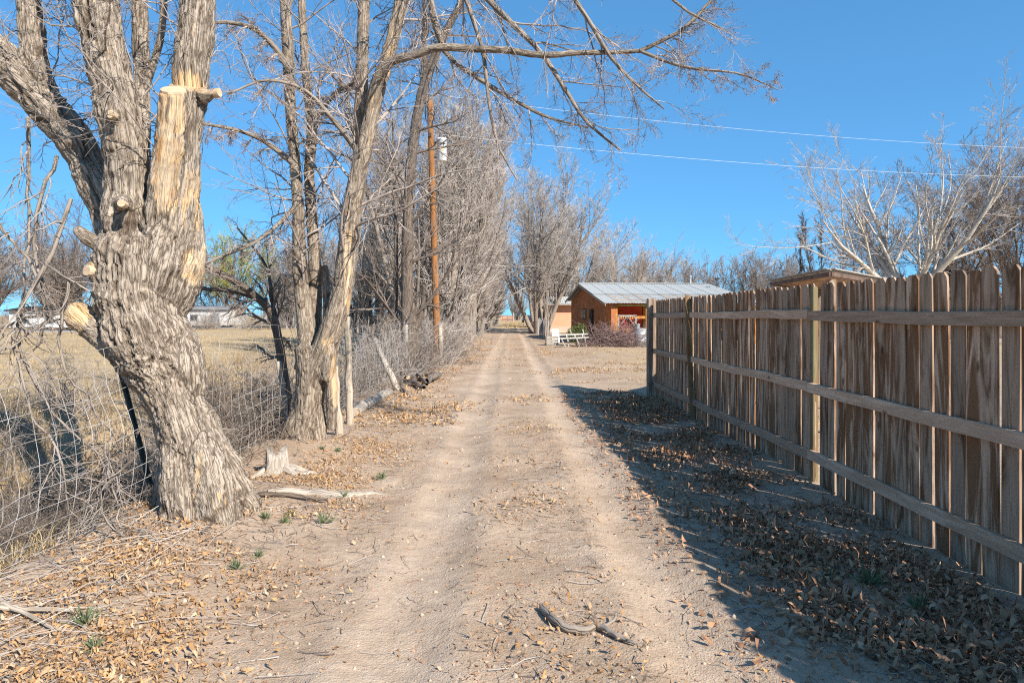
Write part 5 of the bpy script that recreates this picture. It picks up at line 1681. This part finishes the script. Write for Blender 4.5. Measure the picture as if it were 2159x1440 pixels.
# ------------------------------------------------------------------ far end: car, gate; houses across the field
def car():
    T = thing('parked_car', 'dark blue estate car parked at the far end of the track', 'car', (3.0, 138, 0), rad(4))
    cp = plain('car_paint', (0.02, 0.025, 0.05), .25, .1, 2)
    sec = [(-2.15, .45, .80, .80), (-2.1, .40, .98, .86), (-1.0, .38, 1.02, .89), (0.9, .38, 1.0, .89), (1.9, .40, .92, .84), (2.2, .48, .78, .72)]
    V, Fs = [], []
    for y_, z0, z1, hw in sec:
        V += [(-hw, y_, z0), (-hw, y_, z1 - .08), (-hw + .08, y_, z1), (hw - .08, y_, z1), (hw, y_, z1 - .08), (hw, y_, z0)]
    for k in range(len(sec) - 1):
        for i in range(6):
            j = (i + 1) % 6
            Fs.append((k * 6 + i, k * 6 + 6 + i, k * 6 + 6 + j, k * 6 + j))
    Fs += [tuple(range(6)), tuple(range(6 * len(sec) - 1, 6 * len(sec) - 7, -1))]
    MB().add(V, Fs).build('body', cp, T)
    cab = [(-1.95, .92, .80), (-1.65, 1.46, .66), (0.2, 1.52, .67), (1.05, .95, .80)]
    V, Fs = [], []
    for y_, z1, hw in cab:
        V += [(-hw, y_, z1), (hw, y_, z1)]
    V += [(-.8, 1.05, .9), (.8, 1.05, .9), (-.82, -1.95, .9), (.82, -1.95, .9)]
    Fs = [(0, 1, 3, 2), (2, 3, 5, 4), (4, 5, 7, 6), (0, 2, 4, 6), (1, 7, 5, 3), (0, 6, 7, 1)]
    MB().add(V[:8], Fs).build('cabin', cp, T)
    MB().add([(-.62, -1.93, 1.02), (.62, -1.93, 1.02), (.56, -1.70, 1.40), (-.56, -1.70, 1.40)], [(0, 1, 2, 3)]).build('rear_window', M['glass'], T)
    for s_ in (-1, 1):
        MB().box((s_ * .72, -2.13, .82), (.22, .05, .13)).build('tail_light', M['red'], T)
        MB().add([(s_ * .80, -1.55, .98), (s_ * .81, .85, .98), (s_ * .69, .2, 1.44), (s_ * .68, -1.5, 1.40)], [(0, 1, 2, 3)]).build('side_window', M['glass'], T)
        for y_ in (-1.35, 1.4):
            wl = MB().lathe([(.25, -.1), (.33, -.09), (.33, .09), (.25, .1)], 20).build('wheel', M['dark'], T, False, (s_ * .80, y_, .33), (0, rad(90), 0))
            MB().lathe([(.2, -.105), (.2, .105), (.05, .11)], 12).build('rim', M['zinc'], wl)
    MB().box((0, -2.16, .62), (.5, .02, .12)).build('number_plate', M['white'], T)
    MB().box((0, -2.15, .47), (1.5, .08, .14)).build('bumper', M['dark'], T)


car()


def pipe_gate():
    T = thing('pipe_gate', 'red pipe farm gate with pale posts closing the end of the track', 'gate', (-3.4, 160, 0))
    rp = plain('red_pipe', (0.45, 0.08, 0.05), .6, .15, 3)
    for x in (0, 1.2, 2.35, 3.5):
        MB().tube([(x, 0, 0), (x, 0, 1.35)], .05, 8).build('upright', rp, T)
    for z_ in (.3, .65, 1.0, 1.32):
        MB().tube([(0, 0, z_), (3.5, 0, z_)], .035, 8).build('bar', rp, T)
    for x in (-.2, 3.7):
        MB().tube([(x, 0, 0), (x, 0, 2.0)], .09, 8).build('gate_post', M['post'], T)
    for k in range(5):
        MB().tube([(-1.3 - k * 1.3, .2 * k, 0), (-1.3 - k * 1.3, .2 * k, 1.5)], .05, 8).build('side_post', rp, T)


pipe_gate()


def white_house(x, y, w_, h, label, roofm, d=5.0):
    T = thing('white_house', label, 'house', (x, y, 0.0))
    MB().box((0, d / 2, h / 2 + .25), (w_, d, h - .5)).build('wall', M['far_white'], T)
    MB().box((0, d / 2, .14), (w_ - .1, d - .1, .28)).build('skirting', M['grey_paint'], T)
    mb = MB()
    V = [(-w_ / 2 - .25, -.3, h), (w_ / 2 + .25, -.3, h), (w_ / 2 + .25, d / 2, h + .35), (-w_ / 2 - .25, d / 2, h + .35), (-w_ / 2 - .25, d + .3, h), (w_ / 2 + .25, d + .3, h)]
    V += [(a, b_, c - .1) for a, b_, c in V]
    mb.add(V, [(0, 1, 2, 3), (3, 2, 5, 4), (6, 9, 8, 7), (9, 10, 11, 8), (0, 6, 7, 1), (4, 5, 11, 10), (0, 3, 9, 6), (3, 4, 10, 9), (1, 7, 8, 2), (2, 8, 11, 5)]).build('roof', roofm, T)
    n = max(2, int(w_ / 2.2))
    for k in range(n):
        xx = -w_ / 2 + (k + .5) * w_ / n
        wn_ = MB().box((xx, -.02, h * .58), (.75, .05, .62)).build('window', M['grey_paint'], T)
        MB().box((xx, -.05, h * .58), (.62, .02, .5)).build('pane', M['glass'], wn_)
    MB().box((w_ * .25, -.035, .98), (.75, .06, 1.5)).build('door', M['grey_paint'], T)


white_house(-37.5, 57, 9.0, 1.95, 'low white house with dark roof across the field behind the old tree', M['dark'])
white_house(-31.5, 70, 4.5, 2.2, 'white house half hidden by trees across the field', M['grey_paint'])
white_house(-26.0, 76, 3.4, 2.1, 'small white shed among the far trees beyond the field', M['grey_wood'])

#@@PART4
# ------------------------------------------------------------------ ground cover
def scatter(n, fx, fy, dens, seed):
    r1 = np.random.default_rng(seed)
    x = fx(r1, n)
    y_ = fy(r1, n)
    k = r1.random(n) < dens(x, y_)
    return x[k], y_[k], r1


def leaf_mesh(name, x, y_, r1, smin, smax, mat, curl=0.85, lift=0.02):
    n = len(x)
    s_ = smin + (smax * 1.15 - smin) * r1.random(n) ** 1.7
    wv_ = s_ * r1.uniform(0.10, 0.25, n)
    fold = s_ * r1.uniform(0.0, 0.22, n)
    cl = r1.normal(0, curl, n) * s_
    # leaf in its own frame: u along, v across, w up
    pts = np.zeros((n, 6, 3))
    for k, (u, v, ww) in enumerate([(0, 0, 0), (.28, -.9, 1), (.28, .9, -1), (.64, -.8, 1), (.64, .8, -.6), (1, 0, .3)]):
        pts[:, k, 0] = u * s_
        pts[:, k, 1] = v * wv_
        pts[:, k, 2] = ww * fold * .6 + cl * (u - .4) ** 2 * 2.0
    az = r1.uniform(0, 2 * PI, n)
    pit = r1.normal(0, .32, n)
    rol = r1.normal(0, .45, n)
    ca, sa, cp, sp, cr, sr = np.cos(az), np.sin(az), np.cos(pit), np.sin(pit), np.cos(rol), np.sin(rol)
    # roll about u, pitch about v, yaw about z
    yv = pts[..., 1] * cr[:, None] - pts[..., 2] * sr[:, None]
    zv = pts[..., 1] * sr[:, None] + pts[..., 2] * cr[:, None]
    xv = pts[..., 0] * cp[:, None] + zv * sp[:, None]
    zv = -pts[..., 0] * sp[:, None] + zv * cp[:, None]
    X = xv * ca[:, None] - yv * sa[:, None]
    Y = xv * sa[:, None] + yv * ca[:, None]
    base = gh(x, y_) + r1.uniform(-0.006, lift, n)
    mn = zv.min(1)
    Z = zv - np.minimum(mn, 0)[:, None] * 0.8 + base[:, None]
    V = np.stack([X + x[:, None], Y + y_[:, None], Z], -1).reshape(-1, 3)
    o = np.arange(n)[:, None, None] * 6
    Fs = (o + np.array([[0, 2, 1], [1, 2, 4], [1, 4, 3], [3, 4, 5]])[None]).reshape(-1, 3)
    me = mesh_np(name, V, Fs, None, True)
    ob = link(name, me, mat)
    ob['kind'] = 'stuff'
    return ob


def leaf_mat(name, cols):
    m, nt, b = new_mat(name)
    t = NT(nt)
    isl = nt.nodes.new('ShaderNodeNewGeometry').outputs['Random Per Island']
    st = [(k / (len(cols) - 1), c) for k, c in enumerate(cols)]
    c = t.ramp(isl, st)
    pos = nt.nodes.new('ShaderNodeNewGeometry').outputs['Position']
    c = t.mix(t.math('MULTIPLY', t.noise(pos, 60, 3), 0.35), c, (0.2, 0.115, 0.06))
    t.l(c, b.inputs['Base Color'])
    b.inputs['Roughness'].default_value = 0.75
    b.inputs['Specular IOR Level'].default_value = 0.25
    return m


M['leaf_tan'] = leaf_mat('dry_leaf', [(0.28, 0.15, 0.065), (0.50, 0.27, 0.10), (0.60, 0.38, 0.18), (0.38, 0.20, 0.085), (0.62, 0.47, 0.31), (0.40, 0.24, 0.12), (0.45, 0.34, 0.23), (0.52, 0.30, 0.13)])
M['leaf_brown'] = leaf_mat('old_leaf', [(0.29, 0.14, 0.075), (0.52, 0.28, 0.155), (0.40, 0.20, 0.105), (0.62, 0.40, 0.25), (0.25, 0.12, 0.065), (0.57, 0.32, 0.175)])
U = lambda a, b_: (lambda r1, n: r1.uniform(a, b_, n))
# dense brown litter under the board fence
dR = lambda x, y_: np.clip(sstep(1.15, 1.75, x) * sstep(2.80, 2.45, x) * (0.30 + 1.1 * noise2(x, y_, 1.3, 31) + 0.5 * noise2(x, y_, .4, 3)) + 0.05, 0, 1)
x, y_, r1 = scatter(76000, U(0.9, 2.76), lambda r1, n: 2.1 + 11.9 * r1.random(n) ** 1.15, dR, 81)
tag_l = leaf_mesh('leaf_litter', x, y_, r1, .026, .068, M['leaf_brown'])
tag(tag_l, 'brown fallen leaves carpeting the shaded strip along the board fence', 'leaves')
# tan litter on the left bank
bare = lambda x, y_: np.exp(-(((x + 2.75) / .35) ** 2 + ((y_ - 4.0) / .5) ** 2))
dL = lambda x, y_: np.clip((sstep(-1.0, -1.75, x) * (0.22 + 1.05 * noise2(x, y_, 1.0, 41) + .45 * noise2(x, y_, 3, 44)) + .6 * sstep(-1.2, -2.2, x) * sstep(5.2, 2.8, y_)) * (1 - bare(x, y_)) * sstep(11, 6, y_) + .012, 0, 1)
x, y_, r1 = scatter(110000, U(-3.9, -0.8), lambda r1, n: 2.2 + 7.3 * r1.random(n) ** 1.3, dL, 82)
o = leaf_mesh('leaf_litter', x, y_, r1, .012, .040, M['leaf_tan'])
tag(o, 'orange-tan fallen leaves heaped on the bank below the old tree', 'leaves')
# loose leaves on the driveway and farther patches
dC = lambda x, y_: np.clip(.9 * np.exp(-((x - .2) / .4) ** 2) * np.clip(noise2(x, y_, .8, 51) * 1.6, 0, 1) + .9 * sstep(.9, 1.3, x) * np.clip(noise2(x, y_, 1.1, 52) + .1, 0, 1) + .012, 0, 1)
x, y_, r1 = scatter(24000, U(-1.3, 1.5), U(2.3, 12.0), dC, 83)
o = leaf_mesh('leaf_litter', x, y_, r1, .016, .045, M['leaf_tan'])
tag(o, 'loose curled leaves scattered over the bare driveway', 'leaves')
dF = lambda x, y_: np.clip(np.clip(noise2(x, y_, .45, 61) + .55 * noise2(x, y_, 1.2, 62) - .12, 0, 1) * 1.5 * (1 - .75 * np.exp(-((np.abs(x - .13) - .7) / .28) ** 2)) + .5 * np.exp(-((x + 1.9) / .5) ** 2), 0, 1)
x, y_, r1 = scatter(52000, U(-2.6, 6.0), lambda r1, n: 9.5 * (4.6 ** r1.random(n)), dF, 84)
o = leaf_mesh('leaf_litter', x, y_, r1, .035, .085, M['leaf_tan'])
tag(o, 'patches of tan leaves on the open ground between fence end and house', 'leaves')


def sticks(name, label, x, y_, r1, lmin, lmax, rmin, rmax, mat, flat=.12, az=None):
    n = len(x)
    N = 4
    L = r1.uniform(lmin, lmax, n)
    a = r1.uniform(0, 2 * PI, n) if az is None else az + r1.normal(0, .95, n)
    P = np.empty((n, N, 3))
    P[:, 0] = np.stack([x, y_, gh(x, y_) + r1.uniform(.002, .02, n)], 1)
    for k in range(1, N):
        a = a + r1.normal(0, .3, n)
        st_ = L / (N - 1)
        xx = P[:, k - 1, 0] + np.cos(a) * st_
        yy = P[:, k - 1, 1] + np.sin(a) * st_
        P[:, k] = np.stack([xx, yy, gh(xx, yy) + np.abs(r1.normal(0, flat, n)) * L * .25 + .003], 1)
    R = r1.uniform(rmin, rmax, (n, 1)) * np.linspace(1, .5, N)[None]
    ob = link(name, join_tubes(name, [(P, R, 3)]), mat)
    ob['kind'] = 'stuff'
    tag(ob, label, 'twigs')


dT = lambda x, y_: np.clip((.35 + .9 * noise2(x, y_, .9, 71)) * (.30 + .9 * sstep(-.9, -1.6, x) + .5 * sstep(1.0, 1.5, x) - .27 * np.maximum(np.exp(-(np.abs(x + 0.57) / 0.34) ** 4), np.exp(-(np.abs(x - 0.84) / 0.25) ** 4))), 0, 1)
x, y_, r1 = scatter(17000, U(-4.3, 2.7), lambda r1, n: 2.2 * (6.0 ** r1.random(n)), dT, 85)
sticks('twig_litter', 'small dark twigs strewn across the dirt', x, y_, r1, .03, .16, .0012, .0030, M['twig_dark'])
x, y_, r1 = scatter(5200, U(-4.6, 2.7), lambda r1, n: 2.2 * (4.5 ** r1.random(n)), dT, 86)
sticks('twig_litter', 'pale bleached twigs and straw strewn over the leaf litter', x, y_, r1, .05, .30, .0010, .0035, M['twig_light'])
x, y_, r1 = scatter(520, U(-4.2, -1.7), U(2.3, 4.9), lambda x, y_: .15 + .85 * sstep(-1.9, -2.9, x), 87)
sticks('brush_litter', 'long grey sticks and prunings lying against the wire fence', x, y_, r1, .2, .75, .0014, .004, M['twig_light'], .25, 0.5)
# fine crumbs: bark flakes and pebbles on the dirt
rw = lambda x: np.maximum(np.exp(-(np.abs(x + 0.57) / 0.34) ** 4), np.exp(-(np.abs(x - 0.84) / 0.25) ** 4))
dP = lambda x, y_: np.clip((.45 + .8 * noise2(x, y_, 1.4, 91)) * (1 - .8 * rw(x)), 0, 1)
x, y_, r1 = scatter(46000, U(-2.6, 2.6), lambda r1, n: 2.2 * (4.2 ** r1.random(n)), dP, 88)
o = leaf_mesh('bark_crumbs', x, y_, r1, .007, .026, M['leaf_brown'], .3, .006)
tag(o, 'crumbs of bark and leaf speckling the sandy driveway', 'debris')


def clods():
    r1 = np.random.default_rng(123)
    n = 1500
    x = r1.uniform(-2.6, 2.6, n)
    y_ = 2.3 * 4.5 ** r1.random(n)
    sz = .004 + .012 * r1.random(n) ** 3
    base = np.array([[1, 0, 0], [-1, 0, 0], [0, 1, 0], [0, -1, 0], [0, 0, 1], [.6, .6, .5], [-.6, .6, .5], [-.6, -.6, .5], [.6, -.6, .5]])
    fc = np.array([[0, 2, 5], [2, 1, 6], [1, 3, 7], [3, 0, 8], [5, 2, 6], [6, 1, 7], [7, 3, 8], [8, 0, 5], [4, 5, 6], [4, 6, 7], [4, 7, 8], [4, 8, 5]])
    V = base[None] * sz[:, None, None] * r1.uniform(.7, 1.25, (n, 9, 3)) + np.stack([x, y_, gh(x, y_)], 1)[:, None]
    o_ = link('pebbles', mesh_np('pebbles', V.reshape(-1, 3), (np.arange(n)[:, None, None] * 9 + fc[None]).reshape(-1, 3), None, False), plain('pebble', (0.46, 0.36, 0.27), .9, .35, 9))
    o_['kind'] = 'stuff'
    tag(o_, 'small pale stones and clods on the driveway dirt', 'stones')


clods()


def grass(name, label, x, y_, r1, hmin, hmax, w_, mat, lean=.35):
    n = len(x)
    h = r1.uniform(hmin, hmax, n)
    a = r1.uniform(0, 2 * PI, n)
    l_ = np.abs(r1.normal(0, lean, n)) * h
    z0 = gh(x, y_, False) - .02
    dx, dy = np.cos(a), np.sin(a)
    b = r1.uniform(0, PI, n)
    wx, wy = np.cos(b) * w_ / 2, np.sin(b) * w_ / 2
    c = np.stack([x, y_, z0], 1)
    m_ = c + np.stack([dx * l_ * .35, dy * l_ * .35, h * .6], 1)
    t_ = c + np.stack([dx * l_, dy * l_, h * np.sqrt(np.clip(1 - (l_ / h) ** 2 * .4, .2, 1))], 1)
    wv_ = np.stack([wx, wy, wx * 0], 1)
    V = np.stack([c - wv_, c + wv_, m_ + wv_ * .8, m_ - wv_ * .8, t_], 1).reshape(-1, 3)
    o_ = np.arange(n)[:, None, None] * 5
    Fs = (o_ + np.array([[0, 1, 2], [0, 2, 3], [3, 2, 4]])[None]).reshape(-1, 3)
    ob = link(name, mesh_np(name, V, Fs, None, False), mat)
    ob['kind'] = 'stuff'
    tag(ob, label, 'grass')


M['straw_blade'] = leaf_mat('straw_blade', [(0.40, 0.29, 0.14), (0.58, 0.45, 0.25), (0.30, 0.21, 0.10), (0.66, 0.53, 0.32)])
M['weed_dry'] = leaf_mat('dry_weed', [(0.22, 0.16, 0.10), (0.38, 0.28, 0.165), (0.15, 0.11, 0.075), (0.46, 0.37, 0.24)])
clump = lambda s_, z_, o_: (lambda x, y_: np.clip(noise2(x, y_, s_, z_) * 1.6 + o_, 0, 1))
x, y_, r1 = scatter(60000, U(-8.0, -2.95), lambda r1, n: 4.6 + 16 * r1.random(n) ** 1.3, clump(1.1, 12, .35), 91)
k = (x < -3.2) | (y_ > 8)
grass('dry_weeds', 'tangled dry brown weeds filling the ditch behind the wire fence', x[k], y_[k], r1, .06, .42, .006, M['weed_dry'], .75)
x, y_, r1 = scatter(50000, lambda r1, n: -6.0 - 34 * r1.random(n) ** 1.6, lambda r1, n: 4.5 + 45 * r1.random(n) ** 1.5, clump(.5, 14, .5), 92)
grass('field_grass', 'pale straw-coloured grass covering the open field', x, y_, r1, .06, .22, .012, M['straw_blade'], .6)
x, y_, r1 = scatter(16000, U(1.8, 9.5), lambda r1, n: 13.5 + 24 * r1.random(n), clump(.8, 15, .1), 93)
grass('yard_grass', 'short dead grass on the yard in front of the house', x, y_, r1, .02, .08, .012, M['straw_blade'], .8)
x, y_, r1 = scatter(9000, U(-1.4, 2.0), lambda r1, n: 80 + 70 * r1.random(n), clump(.3, 16, .5), 94)
grass('verge_grass', 'yellow dead grass across the far end of the track', x, y_, r1, .06, .2, .05, M['straw_blade'], .6)
x, y_, r1 = scatter(5000, U(-4.4, -2.9), U(3.0, 5.4), clump(1.6, 17, .1), 95)
grass('fence_grass', 'dry golden grass tufts caught along the foot of the sagging wire', x, y_, r1, .06, .25, .005, M['straw_blade'], .7)

# ------------------------------------------------------------------ small green weeds
M['weed'] = plain('weed_green', (0.14, 0.175, 0.085), .8, .3, 30)
wr = np.random.default_rng(99)


def weed_mesh(seed):
    r1 = np.random.default_rng(seed)
    n = 46
    a = r1.uniform(0, 2 * PI, n)
    el = r1.uniform(.3, 1.35, n)
    L = r1.uniform(.03, .085, n)
    d = np.stack([np.cos(a) * np.cos(el), np.sin(a) * np.cos(el), np.sin(el)], 1)
    b0 = d * r1.uniform(0, .03, (n, 1)) * [1, 1, .7]
    sd = norm(np.cross(d, r1.normal(size=(n, 3)))) * .0042
    V = np.stack([b0 - sd * .4, b0 + d * L[:, None] * .5 - sd, b0 + d * L[:, None], b0 + d * L[:, None] * .5 + sd], 1).reshape(-1, 3)
    return mesh_np('weed', V, np.arange(4 * n).reshape(-1, 4), None, False)


wm = [weed_mesh(k) for k in range(3)]
for k_, me in enumerate(wm):
    me.materials.append(M['weed'])
spots = [(685, 1108, 1.1), (560, 1110, .9), (598, 1112, .8), (805, 1010, 1.0), (712, 968, .8), (680, 968, .7), (1830, 1228, 1.5), (1745, 1215, 1.0), (1940, 1278, 1.3), (180, 1335, 1.2), (500, 1210, .9), (612, 1098, .8), (725, 1052, .8), (545, 1185, .7), (200, 1375, .9)]
for k_, (x_, y2, s_) in enumerate(spots):
    p = gp(x_, y2)
    o = link('green_weed', wm[k_ % 3], None, None, p, (0, 0, k_ * 1.3))
    o.scale = (s_,) * 3
    if x_ > 1500:
        tag(o, ['feathery green weed, largest of those in the brown leaves along the board fence', 'smallest feathery weed in the brown leaves along the board fence', 'feathery weed in brown leaves closest to the board fence rails'][(k_ - 6) % 3], 'weed')
    else:
        tag(o, 'small grey-green weed sprouting from the tan leaves and dirt left of the driveway', 'weed', 'weeds on the left bank')
